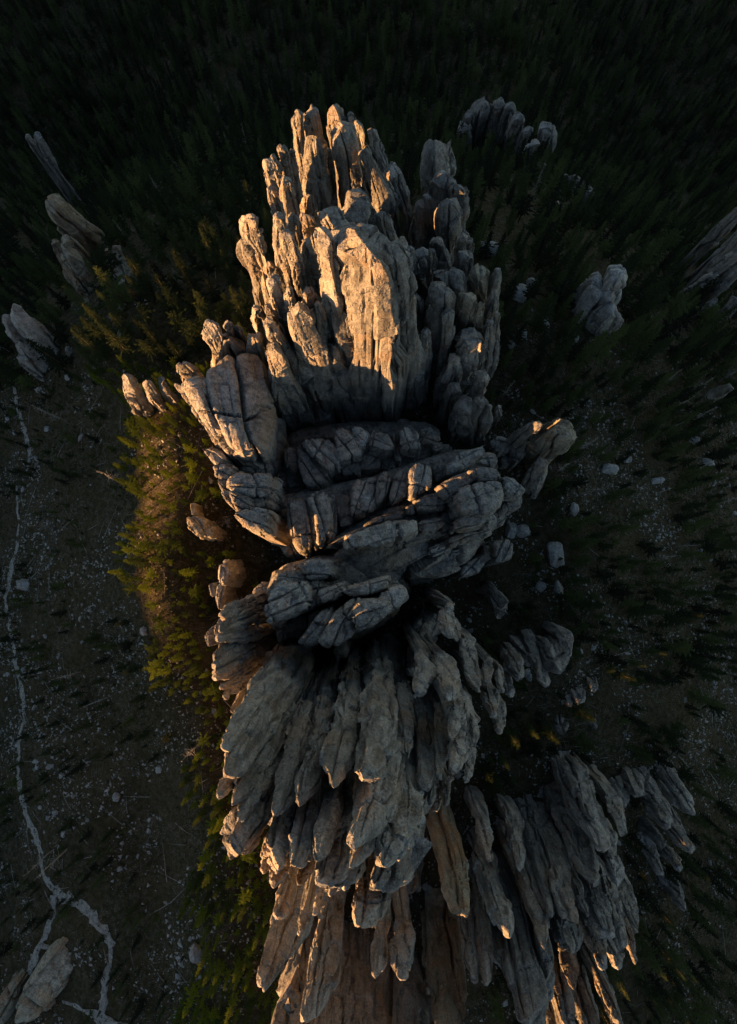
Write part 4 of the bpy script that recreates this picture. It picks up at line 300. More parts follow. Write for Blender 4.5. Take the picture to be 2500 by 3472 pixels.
["rock_spires","pointed outlying spires high at the right end of the lower right formation","rock spires","granite",[56.43,-40.91,67.84],[["s","spire",[[60.2,-42.95,79.0,0.71],[61.42,-41.18,71.78,2.16],[61.55,-38.52,64.34,1.86],[61.58,-38.42,61.51,1.98]],[0.827,0.513,0.231],0.85,3,-0.3],["s","spire",[[55.29,-43.63,80.0,0.9],[56.52,-42.02,70.9,2.23],[55.48,-38.07,66.97,2.01],[55.48,-37.94,64.22,2.13]],[0.851,0.478,0.217],0.85,3,-0.17],["s","spire",[[61.3,-50.4,76.0,0.73],[62.18,-49.32,69.31,1.65],[62.49,-47.84,63.89,1.73],[62.53,-47.77,61.05,1.84]],[0.826,0.53,0.193],0.85,3,-0.38],["s","spire",[[55.29,-44.51,80.0,0.65],[55.96,-43.67,74.21,1.43],[56.49,-42.98,67.96,1.5],[56.54,-42.92,63.81,1.6]],[0.799,0.582,0.153],0.85,3,-0.25],["s","spire",[[48.63,-41.64,77.0,0.87],[49.83,-40.18,71.38,1.76],[49.96,-40.03,66.18,1.88]],[0.922,0.278,0.27],0.85,2,-0.11],["s","spire",[[51.22,-40.04,77.0,0.87],[52.27,-38.65,72.72,1.74],[52.47,-38.39,65.41,1.88]],[0.921,0.243,0.305],0.85,2,-0.33]]],
["rock_spires","low leaning shards under the pointed outlying spires at right","rock spires","granite",[57.25,-52.21,67.49],[["s","spire",[[60.23,-62.06,74.0,0.53],[61.42,-60.89,67.1,1.9],[57.29,-56.19,66.25,1.81],[57.19,-56.0,63.48,1.92]],[0.816,0.565,0.118],0.85,3,-0.43],["s","spire",[[55.75,-55.32,75.0,0.59],[56.96,-54.08,67.24,1.68],[55.44,-50.77,66.99,1.5],[55.43,-50.6,64.24,1.59]],[0.882,0.423,0.206],0.85,3,-0.3],["s","spire",[[55.92,-49.71,76.0,0.5],[56.47,-49.08,69.93,1.29],[55.47,-47.91,66.98,1.21],[55.45,-47.84,64.23,1.28]],[0.763,0.64,0.09],0.85,3,-0.16],["s","spire",[[60.17,-55.24,73.0,0.51],[60.81,-54.54,68.85,1.18],[60.93,-54.4,61.87,1.27]],[0.864,0.459,0.21],0.85,2,-0.38]]],
["rock_spire","long smooth tongue-shaped spire at the bottom, left of the fluted wall","rock spire","granite",[-7.35,-39.39,72.6],[["s","spire",[[-12.14,-44.99,125.0,0.57],[-11.63,-45.12,120.1,1.16],[-11.04,-45.27,115.01,1.73],[-10.37,-45.43,109.18,2.06],[-9.68,-45.58,103.85,1.99],[-9.07,-45.7,98.43,1.78],[-8.67,-45.8,69.5,2.07]],[0.894,-0.434,0.115],0.85,6,-0.21],["s","spire",[[-9.93,-36.59,127.0,0.63],[-9.63,-36.67,122.29,1.14],[-9.43,-36.72,117.98,1.15],[-9.34,-36.75,113.69,1.01],[-9.11,-36.81,68.82,1.24]],[0.939,-0.342,0.045],0.85,4,-0.42],["s","spire",[[-5.84,-35.3,129.0,0.28],[-5.65,-35.33,126.83,0.48],[-5.38,-35.37,123.63,0.59],[-4.82,-35.46,68.22,0.75]],[0.942,-0.326,0.085],0.85,3,-0.29],["s","spire",[[-7.88,-39.3,125.0,0.35],[-7.64,-39.35,122.35,0.63],[-7.38,-39.4,119.49,0.75],[-6.82,-39.5,68.6,0.94]],[0.928,-0.361,0.092],0.85,3,-0.16]]],
["rock_wall","fluted dark rock wall filling the bottom edge","rock wall","granite",[-2.58,-61.62,72.45],[["s","body",[[-1.56,-67.98,107.13,11.3],[-1.84,-67.98,91.81,12.59],[-2.52,-67.9,70.94,12.23]],[1.0,0.015,-0.027],0.22,3,-0.34],["s","column",[[-12.98,-64.42,112.0,1.09],[-13.37,-64.34,100.91,1.24],[-12.93,-64.43,93.9,1.34],[-11.91,-64.62,85.57,1.66],[-11.36,-64.72,74.94,1.88],[-11.34,-64.72,71.63,2.0]],[0.963,-0.266,0.044],0.85,5,-0.2],["s","column",[[-9.69,-63.68,113.0,1.47],[-10.31,-63.59,102.06,1.4],[-10.65,-63.53,93.52,1.66],[-10.41,-63.57,82.07,1.91],[-10.44,-63.57,71.05,2.08]],[0.992,-0.127,-0.024],0.85,4,-0.42],["s","column",[[-7.93,-54.36,116.0,0.63],[-7.03,-54.49,110.27,1.5],[-6.28,-54.58,103.36,1.98],[-6.11,-54.6,95.37,2.03],[-6.31,-54.57,87.97,1.69],[-6.18,-54.59,69.16,1.9]],[0.975,-0.215,0.058],0.85,5,-0.29],["s","column",[[-6.3,-66.06,111.0,1.8],[-5.39,-66.14,98.13,2.67],[-4.73,-66.19,87.06,2.59],[-4.65,-66.2,76.21,2.14],[-4.6,-66.2,68.82,2.31]],[0.987,-0.152,0.047],0.85,4,-0.15],["s","column",[[-0.85,-66.06,111.0,1.1],[-1.1,-66.05,98.26,1.09],[-1.1,-66.06,87.29,1.19],[-0.94,-66.06,75.47,1.24],[-0.94,-66.06,68.27,1.33]],[1.0,-0.013,-0.002],0.85,4,-0.37],["s","column",[[3.95,-68.63,110.0,4.34],[4.36,-68.61,97.62,4.42],[4.84,-68.58,87.07,4.52],[5.06,-68.56,76.26,4.42],[5.02,-67.28,70.53,3.59],[5.02,-67.27,68.03,3.81]],[0.999,0.025,0.028],0.85,5,-0.24],["s","flake",[[4.64,-52.08,111.0,0.55],[4.61,-52.09,107.77,1.23],[5.13,-52.04,102.3,1.56],[5.15,-52.03,97.74,1.3],[5.29,-52.02,68.02,1.52]],[0.999,0.027,0.038],0.85,4,-0.1],["s","flake",[[0.83,-52.31,111.0,0.45],[1.45,-52.3,106.69,1.14],[1.97,-52.28,102.63,1.35],[2.52,-52.26,68.08,1.6]],[0.969,-0.207,0.131],0.85,3,-0.32]]],
["rock_column","huge rounded yellowish column at the bottom edge","rock column","tan",[13.55,-48.79,72.0],[["s","spire",[[10.28,-64.06,116.0,2.73],[11.27,-63.89,104.65,2.38],[11.95,-63.77,94.99,2.52],[12.89,-63.59,82.97,2.56],[13.46,-63.47,73.11,2.62],[13.51,-58.84,70.5,2.36],[13.53,-58.81,68.0,2.5]],[0.995,0.059,0.077],0.85,6,-0.12],["s","flake",[[12.92,-44.13,111.0,0.52],[13.6,-43.92,105.16,0.88],[14.38,-43.68,98.47,1.07],[14.8,-43.54,68.0,1.25]],[0.992,0.053,0.118],0.85,3,-0.33],["s","flake",[[11.88,-44.13,111.0,0.41],[11.89,-44.13,104.72,1.0],[12.21,-44.04,98.66,0.95],[12.31,-44.01,68.0,1.11]],[0.979,0.204,0.028],0.85,3,-0.2]]],
["rock_slab","dark tilted slabs in the gully under the lowest spire of the fan","rock slab","granite",[8.51,-54.16,72.01],[["s","slab",[[6.25,-52.8,86.0,1.99],[7.36,-52.65,81.24,2.36],[7.96,-52.57,76.53,2.02],[8.14,-52.54,68.01,2.19]],[0.956,-0.242,0.166],0.85,3,-0.25],["s","slab",[[8.89,-55.77,79.0,0.85],[8.88,-55.78,75.44,1.02],[8.88,-55.78,68.01,1.1]],[0.986,0.166,-0.004],0.85,2,-0.11]]],
["rock_spire","tall isolated spire with a square cap leaning out over the forest at left","rock spire","tan",[-64.36,73.3,59.88],[["s","cap",[[-66.73,80.87,78.0,1.71],[-67.06,80.6,73.85,2.3],[-67.15,80.52,68.45,2.57],[-66.48,81.08,61.86,2.88],[-65.44,81.92,57.2,2.58],[-65.39,81.96,50.21,2.78]],[-0.698,-0.711,-0.079],0.85,5],["s","body",[[-65.24,71.72,74.0,1.05],[-65.34,71.64,70.47,2.7],[-65.02,71.93,65.68,4.46],[-65.86,71.16,59.48,4.27],[-61.44,64.32,64.47,2.42],[-61.33,64.1,61.4,2.57]],[-0.825,-0.555,0.102],0.85,5],["s","body",[[-57.57,75.92,68.0,1.65],[-58.26,75.39,64.41,2.45],[-56.89,72.69,62.77,2.66],[-53.64,66.99,66.18,1.66],[-53.5,66.67,63.24,1.76]],[-0.894,-0.423,0.147],0.85,4],["s","flake",[[-72.0,78.37,66.0,0.82],[-72.61,77.81,61.52,1.15],[-73.32,77.14,55.95,1.2],[-73.44,77.03,47.97,1.29]],[-0.854,-0.491,0.172],0.85,3],["s","flake",[[-68.02,76.88,70.0,0.91],[-68.1,76.8,66.8,1.48],[-68.15,76.76,51.71,1.65]],[-0.776,-0.629,0.034],0.85,2]]],
["rock_slab","pale wedge-shaped slab split by one long crack at the left edge","rock slab","pale",[-72.62,49.26,61.58],[["s","wedge",[[-74.44,55.44,78.0,0.84],[-75.62,53.82,72.77,2.09],[-76.79,52.13,64.98,2.76],[-76.17,49.99,58.09,2.31],[-70.51,45.88,62.09,1.31],[-70.43,45.7,59.07,1.39]],[-0.757,-0.626,0.189],0.85,5],["s","wedge",[[-73.09,56.45,79.0,0.76],[-73.38,56.07,74.24,2.24],[-74.09,55.13,66.96,3.27],[-74.78,52.88,58.9,2.69],[-74.81,52.81,55.76,2.85]],[-0.769,-0.615,0.174],0.85,4]]],
["rock_spire","pair of small thin spires in the dark forest near the upper left corner","rock spire","pale",[-112.02,144.98,-28.48],[["s","spire",[[-112.43,146.93,12.0,0.64],[-112.7,146.72,8.5,1.2],[-112.99,146.5,4.88,1.22],[-113.35,146.22,-33.89,1.47]],[-0.847,-0.523,0.098],0.85,3],["s","spire",[[-108.08,145.71,14.0,0.95],[-108.73,145.22,9.69,1.62],[-109.51,144.64,3.36,1.67],[-110.24,144.08,-2.59,1.43],[-110.69,143.75,-31.4,1.67]],[-0.879,-0.45,0.159],0.85,4]]],
["rock_spire","thin low rock between the tall isolated spire and the pale wedge slab","rock spire","granite",[-64.67,60.44,64.93],[["s","spire",[[-68.0,64.34,64.0,0.64],[-67.66,63.38,61.4,1.03],[-64.91,60.72,63.81,0.93],[-64.67,60.44,60.71,0.99]],[-0.757,-0.65,0.072],0.85,3]]],
["rock_spire","pointed boulder right of the pale wedge-shaped slab","rock spire","pale",[-64.87,49.5,66.59],[["s","spire",[[-67.4,51.89,68.0,0.72],[-67.49,51.78,64.4,1.11],[-65.06,49.68,65.4,0.91],[-64.87,49.5,62.47,0.97]],[-0.661,-0.749,0.043],0.85,3]]],
["rock_outcrop","outcrop of three rocks with pinkish sunlit faces among trees at left","rock outcrop","granite",[-41.96,35.38,78.17],[["s","spire",[[-43.27,36.99,92.0,1.02],[-44.14,35.94,87.24,1.52],[-45.02,34.84,81.4,1.44],[-45.18,34.64,73.14,1.56]],[-0.894,-0.388,0.226],0.85,3],["s","spire",[[-40.39,36.57,91.0,0.74],[-40.96,35.92,86.3,1.08],[-41.57,35.21,81.24,1.12],[-41.67,35.1,74.4,1.21]],[-0.872,-0.459,0.169],0.85,3],["s","spire",[[-37.95,37.52,90.0,0.66],[-38.71,36.74,86.71,0.92],[-39.04,36.4,73.98,1.01]],[-0.946,-0.189,0.262],0.85,2]]],
["rock_slab","brown split slab with orange edge beside a bare dead tree","rock slab","tan",[-31.22,11.41,79.99],[["b","slab",[[-33.19,11.96],[-32.16,12.41],[-30.35,11.66],[-29.93,9.72],[-30.85,8.53],[-32.98,10.17]],87,77.26,0.18],["b","slab",[[-30.47,11.62],[-28.46,9.96],[-29.02,8.6],[-30.83,8.75]],86,75.81,0.18],["b","flake",[[-32.84,14.67],[-32.24,14.82],[-31.88,12.86],[-32.53,12.71]],87,77.83,0.18]]],
["rock_outcrop","pale streaked rock rib in the trees above the small ribbed outcrop","rock outcrop","pale",[-27.33,-0.41,76.99],[["b","rib",[[-27.04,3.02],[-25.75,4.34],[-24.96,1.86],[-25.78,-0.18],[-26.96,0.4]],88,73.11,0.18],["b","rib",[[-27.73,-0.18],[-26.23,-0.48],[-26.47,-2.83],[-27.15,-4.73],[-27.96,-2.54]],86,73.86,0.18],["b","rib",[[-29.47,-0.18],[-28.43,0.26],[-28.23,-1.67],[-28.96,-2.26]],85,75.1,0.18]]],
["rock_slab","big tilted brown slab near the bottom left corner","rock slab","tan",[-66.37,-78.89,65.74],[["b","slab",[[-67.11,-82.38],[-65.27,-76.19],[-61.94,-71.22],[-59.43,-69.77],[-56.99,-71.06],[-56.68,-74.28],[-58.95,-78.11],[-63.85,-82.38]],72,65.52,0.18],["b","flake",[[-68.68,-81.56],[-67.11,-78.63],[-65.16,-76.02],[-64.58,-76.67],[-66.61,-80.91],[-68.25,-82.86]],69,62.51,0.18],["b","flake",[[-73.76,-84.47],[-72.32,-79.94],[-69.98,-77.98],[-68.88,-78.63],[-69.7,-82.21],[-71.89,-86.08]],69,59.67,0.18]]],
["rock_outcrop","small rocks cut by the left edge beside the trail","rock outcrop","pale",[-81.99,-48.28,54.63],[["s","knob",[[-84.29,-40.71,52.0,1.04],[-83.03,-38.65,52.98,1.24],[-82.85,-38.36,49.83,1.32]],[0.855,-0.337,-0.394],0.85,2,-0.14],["s","knob",[[-84.87,-35.3,52.0,1.25],[-83.92,-34.42,52.31,1.25],[-83.65,-34.17,49.16,1.33]],[0.698,-0.675,-0.239],0.85,2,-0.36],["s","knob",[[-83.62,-76.82,50.0,1.43],[-79.64,-72.51,55.54,1.18],[-79.46,-72.31,52.41,1.26]],[0.838,-0.503,-0.21],0.85,2,-0.22]]],
["rock_outcrop","pale isolated heap of fitted blocks in the clearing at right","rock outcrop","pale",[49.38,59.86,68.67],[["s","block",[[49.85,62.93,82.0,1.45],[50.14,62.69,79.36,2.52],[50.53,62.38,75.72,2.36],[50.69,62.26,63.58,2.6]],[-0.884,0.447,-0.135],0.85,3],["s","block",[[48.26,63.09,78.0,1.31],[47.97,63.31,74.91,1.84],[47.84,63.41,63.99,2.01]],[-0.666,0.736,0.117],0.85,2],["s","block",[[47.21,60.34,79.0,2.04],[47.55,60.08,74.94,2.6],[47.79,59.89,72.09,2.15],[47.86,59.83,65.08,2.32]],[-0.874,0.475,-0.104],0.85,3],["s","block",[[49.95,59.29,79.0,1.19],[50.03,59.22,75.06,1.83],[49.65,59.54,70.9,1.77],[49.63,59.56,64.68,1.91]],[-0.712,0.701,0.047],0.85,3],["s","block",[[52.61,60.83,77.0,0.75],[52.87,60.6,73.85,1.08],[53.03,60.46,71.75,0.98],[53.11,60.39,63.34,1.06]],[-0.847,0.521,-0.104],0.85,3],["s","block",[[50.77,56.58,78.0,1.12],[50.75,56.59,74.86,2.86],[50.85,56.51,70.5,2.84],[49.93,55.93,68.18,1.4],[49.9,55.91,65.41,1.49]],[-0.724,0.689,0.016],0.85,4],["s","block",[[46.11,58.13,75.0,0.95],[46.53,57.79,72.66,0.97],[46.67,57.68,65.9,1.05]],[-0.933,0.293,-0.208],0.85,2]]],
["rock_ridge","rocky rim half buried in dark forest at the upper right","rock ridge","granite",[48.76,133.57,14.06],[["s","knob",[[36.92,151.82,21.0,1.99],[36.62,151.9,16.41,3.21],[35.43,152.18,9.73,3.31],[35.21,152.23,-4.71,3.67]],[-0.915,0.381,0.133],0.85,3],["s","knob",[[29.13,145.08,19.0,1.72],[31.03,144.68,15.94,2.33],[31.93,144.49,1.59,2.58]],[-0.802,-0.397,-0.447],0.85,2],["s","knob",[[32.64,149.13,19.0,1.44],[32.69,149.12,15.14,2.05],[32.72,149.11,-2.19,2.29]],[-0.98,0.199,-0.013],0.85,2],["s","knob",[[44.95,149.63,23.0,2.25],[44.92,149.64,16.84,3.31],[45.3,149.53,9.78,3.31],[45.34,149.52,-3.25,3.65]],[-0.966,0.256,-0.028],0.85,3],["s","knob",[[40.91,151.82,21.0,1.71],[41.39,151.69,15.89,2.34],[42.04,151.51,9.74,2.71],[42.21,151.47,-4.39,3.0]],[-0.984,0.144,-0.103],0.85,3],["s","knob",[[47.07,145.22,23.0,1.4],[47.19,145.19,15.3,2.63],[47.7,145.02,10.57,2.69],[47.76,145.0,0.05,2.94]],[-0.967,0.248,-0.052],0.85,3],["s","knob",[[49.2,139.66,25.0,1.66],[49.31,139.63,22.38,1.97],[49.41,139.59,4.39,2.2]],[-0.959,0.281,-0.045],0.85,2],["s","knob",[[54.78,140.87,25.0,1.5],[56.5,140.19,20.1,2.56],[57.71,139.69,13.8,2.64],[58.09,139.54,1.29,2.9]],[-0.964,0.057,-0.258],0.85,3],["s","knob",[[49.59,134.27,25.0,2.48],[51.27,133.64,20.65,2.71],[51.76,133.46,9.25,2.97]],[-0.933,-0.104,-0.345],0.85,2],["s","knob",[[61.62,119.35,31.0,2.65],[63.88,118.16,27.35,3.4],[61.91,111.73,29.23,3.09],[61.93,111.27,25.24,3.29]],[-0.945,0.038,-0.324],0.85,3],["s","knob",[[58.53,120.34,30.0,1.6],[58.52,119.36,23.87,2.64],[58.52,119.28,19.78,2.82]],[-0.927,0.37,-0.058],0.85,2],["s","knob",[[54.58,109.82,33.0,1.82],[50.83,99.38,44.14,1.94],[50.73,99.11,40.65,2.06]],[-0.956,0.034,-0.29],0.85,2],["s","knob",[[52.0,123.94,29.0,1.61],[52.04,123.92,24.95,1.92],[52.05,123.92,18.06,2.07]],[-0.927,0.375,-0.01],0.85,2],["s","knob",[[63.05,113.17,33.0,1.3],[64.86,112.15,27.72,1.61],[65.02,112.05,23.35,1.72]],[-0.943,0.038,-0.33],0.85,2]]],
["rock_fin","fan of long dark blades cut by the right edge","rock fin","granite",[87.16,80.08,39.6],[["s","blade",[[88.02,87.23,66.0,1.25],[87.81,87.45,56.15,2.01],[87.8,87.45,49.63,1.53],[87.77,87.48,30.24,1.73]],[-0.69,0.724,0.019],0.85,3],["s","blade",[[87.15,80.68,68.0,2.25],[87.12,80.72,59.62,2.3],[87.25,80.57,52.34,1.59],[87.26,80.56,35.23,1.78]],[-0.687,0.726,-0.009],0.85,3],["s","blade",[[86.38,75.74,66.0,1.65],[85.61,76.61,58.75,1.65],[85.32,76.94,53.78,1.26],[85.16,77.11,38.62,1.4]],[-0.535,0.835,0.128],0.85,3],["s","blade",[[88.6,74.98,65.0,1.46],[88.49,75.11,58.12,1.53],[88.45,75.16,37.71,1.73]],[-0.623,0.782,0.025],0.85,2]]],
["rock_outcrop","low dark rocks under the fan of blades at the right edge","rock outcrop","granite",[85.67,70.59,45.74],[["s","rib",[[84.13,74.26,58.0,0.96],[83.64,74.81,53.31,1.44],[83.15,75.35,48.22,1.02],[83.07,75.45,40.85,1.1]],[-0.505,0.851,0.146],0.85,3],["s","rib",[[87.65,72.47,57.0,0.96],[87.44,72.72,53.52,1.21],[87.33,72.84,39.62,1.34]],[-0.539,0.837,0.094],0.85,2],["s","rib",[[84.12,67.4,58.0,1.17],[83.94,67.62,54.39,1.2],[83.88,67.7,44.15,1.31]],[-0.539,0.839,0.079],0.85,2],["s","rib",[[87.51,67.57,60.0,1.16],[88.18,66.69,55.4,1.19],[88.41,66.38,41.93,1.32]],[-0.795,0.564,-0.225],0.85,2]]],
["rock_slab","flat brown slab by the right edge among shaded brush","rock slab","tan",[81.26,44.18,54.15],[["s","slab",[[84.97,45.93,60.0,1.14],[84.75,46.33,53.66,1.41],[81.42,44.25,53.07,1.19],[81.26,44.18,50.05,1.26]],[-0.456,0.89,0.018],0.85,3]]]]
BOULDERS = [
["bluish boulder at the foot of the blocky-headed tower",27.59,76.7,5.99,4.39],
["leaning boulder right of the tan column",33.65,63.79,3.43,4.96],
["egg-shaped boulder right of the leaning boulder",36.75,66.65,2.69,3.46],
["square standing boulder left below the heap of fitted blocks",44.73,52.98,2.07,2.44],
["pale angular boulder right of the serrated blades",30.52,50.83,1.87,1.87],
["tall pale boulder right of the angular one",38.78,56.65,1.88,3.38],
["small pale boulder near the serrated blades",33.24,53.14,1.87,2.62],
["largest boulder on the black slope right of the square-topped outcrop",38.65,5.94,3.67,5.59],
["round pale boulder against the right end of the middle fins",32.08,10.66,3.32,3.32],
["dark boulder beside the round pale boulder",29.64,11.01,2.45,3.84],
["upright bluish boulder on the dark slope right of the round pale boulder",42.62,15.28,2.1,3.15],
["grey boulder just below the upright bluish boulder",44.65,13.19,1.93,2.46],
["flat cracked boulder right of the stout yellowish spire",51.33,24.06,3.91,2.67],
["flat plate-like boulder in the brush near the right edge",75.83,33.44,3.7,1.94],
["long leaning boulder below the plate-like boulder",80.12,28.44,3.76,2.18],
["block beside the flat cracked boulder",56.08,26.8,2.16,1.8],
["grey block in shade under the largest boulder",35.47,-0.64,2.62,2.45],
["small dark boulder right of the grey block in shade",39.21,-0.99,2.1,3.84],
["low pale boulder at right below the long leaning boulder",63.97,22.59,3.33,1.67],
["white boulder near the trail at the left edge",-77.73,-0.22,4.29,2.8],
["white speckled boulder on the rubble slope left of the leaf-like slabs",-42.21,-9.03,1.71,2.03],
["pale boulder near the upper left trail",-73.38,35.14,1.46,1.46],
["pale cracked boulder on the rubble slope low at left",-49.52,-41.63,1.68,2.05],
["boulder in the brush above the big tilted brown slab",-30.6,-65.64,2.8,3.85],
["white boulder inside the left rubble slope below the trees",-40.29,-35.61,1.44,1.62],
["pale boulder under the trail bend",-64.11,-71.8,2.33,1.16],
["pale boulder beside the trail at lower left",-63.67,-46.26,1.39,1.16],
["grey boulder between pale wedge slab and sunlit outcrop",-54.56,60.76,2.06,2.4],
["round boulder beside the grey boulder above the wedge slab",-49.51,60.3,3.07,3.07],
["low boulder left of the round boulder by the isolated spire",-56.16,58.24,2.4,1.71],
["boulder on the slope below the round boulder at left",-52.89,53.02,2.03,2.7]]
PATHS = [
["trail",[[-79.63,-20.02,1.09],[-78.31,-22.26,1.41],[-76.27,-25.14,1.4],[-76.36,-28.65,1.32],[-77.49,-32.7,1.16],[-78.21,-36.7,1.33],[-77.65,-40.42,1.66],[-75.9,-43.83,1.64],[-73.51,-47.73,1.62],[-70.4,-50.96,1.84],[-67.75,-54.56,1.73],[-66.63,-57.79,1.65],[-65.09,-60.16,1.71],[-62.22,-61.5,2.31],[-58.53,-61.38,1.9],[-55.48,-62.52,2.26],[-52.58,-64.46,2.25],[-50.21,-66.54,1.87],[-49.17,-69.07,1.34],[-49.39,-71.98,1.34],[-50.18,-74.28,1.27],[-50.22,-77.17,1.34],[-49.91,-79.69,1.49],[-50.57,-81.01,2.24],[-50.8,-83.56,2.24]]],
["trail",[[-63.16,-62.06,1.93],[-62.89,-65.39,1.31],[-64.08,-69.1,1.16],[-66.33,-73.18,1.72],[-67.67,-76.35,2.36],[-68.63,-78.06,1.98]]],
["trail",[[-59.61,-80.73,0.99],[-56.42,-80.29,0.91],[-53.21,-80.68,1.27],[-50.38,-81.15,2.24],[-48.0,-82.44,1.86],[-46.54,-83.64,1.49]]],
["trail",[[-87.88,48.87,0.79],[-86.42,45.21,1.4],[-83.22,38.01,1.54],[-80.23,31.9,1.29],[-80.13,27.97,1.51],[-81.88,25.88,1.14]]],
["trail",[[-84.26,23.03,1.16],[-81.74,12.68,1.14],[-83.13,4.33,1.92],[-85.05,0.53,1.55],[-85.52,-4.05,1.4],[-84.02,-8.17,1.54],[-81.88,-12.15,1.83],[-80.4,-16.43,1.51],[-79.15,-21.72,1.5]]]]


# ------------------------------------------------------------------ terrain
xs = np.concatenate([np.linspace(-760, -150, 80), np.linspace(-147, 147, 150), np.linspace(150, 700, 40)])
ys = np.concatenate([np.linspace(-700, -122, 60), np.linspace(-119, 240, 180), np.linspace(245, 700, 40)])
X, Y = np.meshgrid(xs, ys); Z = ground_z(X.ravel(), Y.ravel())
nx, ny = len(xs), len(ys); ZG = Z.reshape(ny, nx)
idx = np.arange(nx * ny).reshape(ny, nx)
q = np.stack([idx[:-1, :-1], idx[:-1, 1:], idx[1:, 1:], idx[1:, :-1]], -1).reshape(-1, 4)
me = mesh_np('ground', np.stack([X.ravel(), Y.ravel(), Z], 1), [q]); smooth_me(me); me.materials.append(MAT['ground'])
tag(link('ground', me), kind='structure')

def path(pts, seed):
    p = np.array(pts); t = np.concatenate([[0], np.cumsum(np.hypot(*np.diff(p[:, :2], axis=0).T))])
    n = max(8, int(t[-1] / 0.7)); tt = np.linspace(0, t[-1], n)
    px, py, pw = (np.interp(tt, t, p[:, i]) for i in range(3))
    for _ in range(4):
        for a in (px, py, pw): a[1:-1] = 0.25 * a[:-2] + 0.5 * a[1:-1] + 0.25 * a[2:]
    px += 0.35 * vnoise(np.stack([tt / 3, tt * 0 + seed, tt * 0], 1), 71)
    dx, dy = np.gradient(px), np.gradient(py); L = np.hypot(dx, dy) + 1e-9; nxx, nyy = -dy / L, dx / L
    cols = []; pw = pw * 0.9
    for j in range(7):
        f = j / 6 - 0.5
        e = pw * (f + (0.35 * np.sign(f) * vnoise(np.stack([tt / 0.9, tt * 0 + seed + j // 4, tt * 0 + 2], 1), 73) if j in (0, 6) else 0))
        x, y = px + nxx * e, py + nyy * e
        cols.append(np.stack([x, y, ground_z(x, y) + (0.10 if 0 < j < 6 else 0.02)], 1))
    V = np.stack(cols, 1).reshape(-1, 3); id_ = np.arange(n * 7).reshape(n, 7)
    f = np.stack([id_[:-1, :-1], id_[:-1, 1:], id_[1:, 1:], id_[1:, :-1]], -1).reshape(-1, 4)
    m = mesh_np('path', V, [f]); smooth_me(m); m.materials.append(MAT['path'])
    tag(link('path', m), kind='structure')
for i, (nm, pts) in enumerate(PATHS): path(pts, i * 9.7)

# ------------------------------------------------------------------ rocks
def jointed(loc, su, sv, sa, seed, warp, cut, step, tilt, act=0.75):
    """two upright joint sets and one cross set, staggered from column to column; each block sits a little proud, sunk or tilted"""
    iu, eu, ou = cells(loc[:, 0] / su + 0.10 * loc[:, 2] / sa + warp[:, 0], seed)
    iv, ev, ov = cells(loc[:, 1] / sv - 0.08 * loc[:, 2] / sa + warp[:, 1], seed + 1)
    col = iu * 31 + iv * 57
    ia, ea, oa = cells(loc[:, 2] / sa + 0.35 * (_h(iu, iv, iv * 0, seed + 2) - 0.5) * loc[:, 0] / su + warp[:, 2], seed + 3, col)
    r1 = _h(iu, iv, ia, seed + 4); r2 = _h(iu, iv, ia, seed + 5); r3 = _h(iu, iv, ia * 0, seed + 6); r4 = _h(iu, iv, ia, seed + 7)
    s = min(su, sv)
    d = s * (step * (0.6 * r1 + 1.0 * r3 - 0.8) + tilt * ((r2 - 0.5) * oa * 2 + (r4 - 0.5) * ou * 2))
    w = 0.06; gate = lambda c, k: _h(c, c * 0 + k, c * 0, seed + 9) < act
    gu = gate(iu, 1) * np.exp(-(eu * su / (w * s)) ** 2); gv = gate(iv, 2) * np.exp(-(ev * sv / (w * s)) ** 2); ga = (r4 < act) * np.exp(-(ea * sa / (w * s)) ** 2)
    d -= cut * s * np.maximum(np.maximum(gu, gv), 0.7 * ga)
    return d
def fracture(V, N, wb, frame, seed, damp, el=4.2, along=1.2):
    """push a smooth rock surface into jointed, weathered rock"""
    W, D, A = frame
    loc = np.stack([V @ W, V @ D, V @ A], 1)
    q_ = loc / (wb * 2.2)
    warp = 0.16 * np.stack([vnoise(q_ + 11, seed + 5), vnoise(q_ + 31, seed + 6), vnoise(q_ + 53, seed + 7)], 1)
    d = jointed(loc, wb * 1.45, wb * along * 1.3, wb * el, seed, warp, 0.25, 0.09, 0.19)
    s2 = max(0.52 * wb, 0.5)
    d += jointed(loc, s2, s2 * along * 1.1, s2 * max(1.5, el * 0.6), seed + 40, warp * 1.8, 0.17 if along < 2 else 0.09, 0.045, 0.14, 0.5)
    s3 = max(0.15 * wb, 0.24)
    d += jointed(loc, s3, s3 * 1.2, s3 * 1.8, seed + 70, warp * 2.5, 0.07, 0.04, 0.13, 0.6)
    d += 0.04 * wb * vnoise(loc / (wb * 1.2), seed + 80) + 0.03 * vnoise(loc / 0.35, seed + 95)
    return V + N * (d * damp)[:, None]

def grid_normals(G):
    dt = np.roll(G, -1, 1) - np.roll(G, 1, 1); ds = np.gradient(G, axis=0)
    n = np.cross(dt, ds); L = np.linalg.norm(n, axis=2, keepdims=True); n = n / np.maximum(L, 1e-9)
    n[0] = n[1].mean(0)
    return n

def close_grid(G):
    m, n = G.shape[:2]; V = np.concatenate([G.reshape(-1, 3), G[0].mean(0)[None]])
    id_ = np.arange(m * n).reshape(m, n); r = np.roll(id_, -1, 1)
    f = np.stack([id_[:-1], r[:-1], r[1:], id_[1:]], -1).reshape(-1, 4)
    t = np.stack([np.full(n, m * n), r[0], id_[0]], -1)
    return V, [f, t]

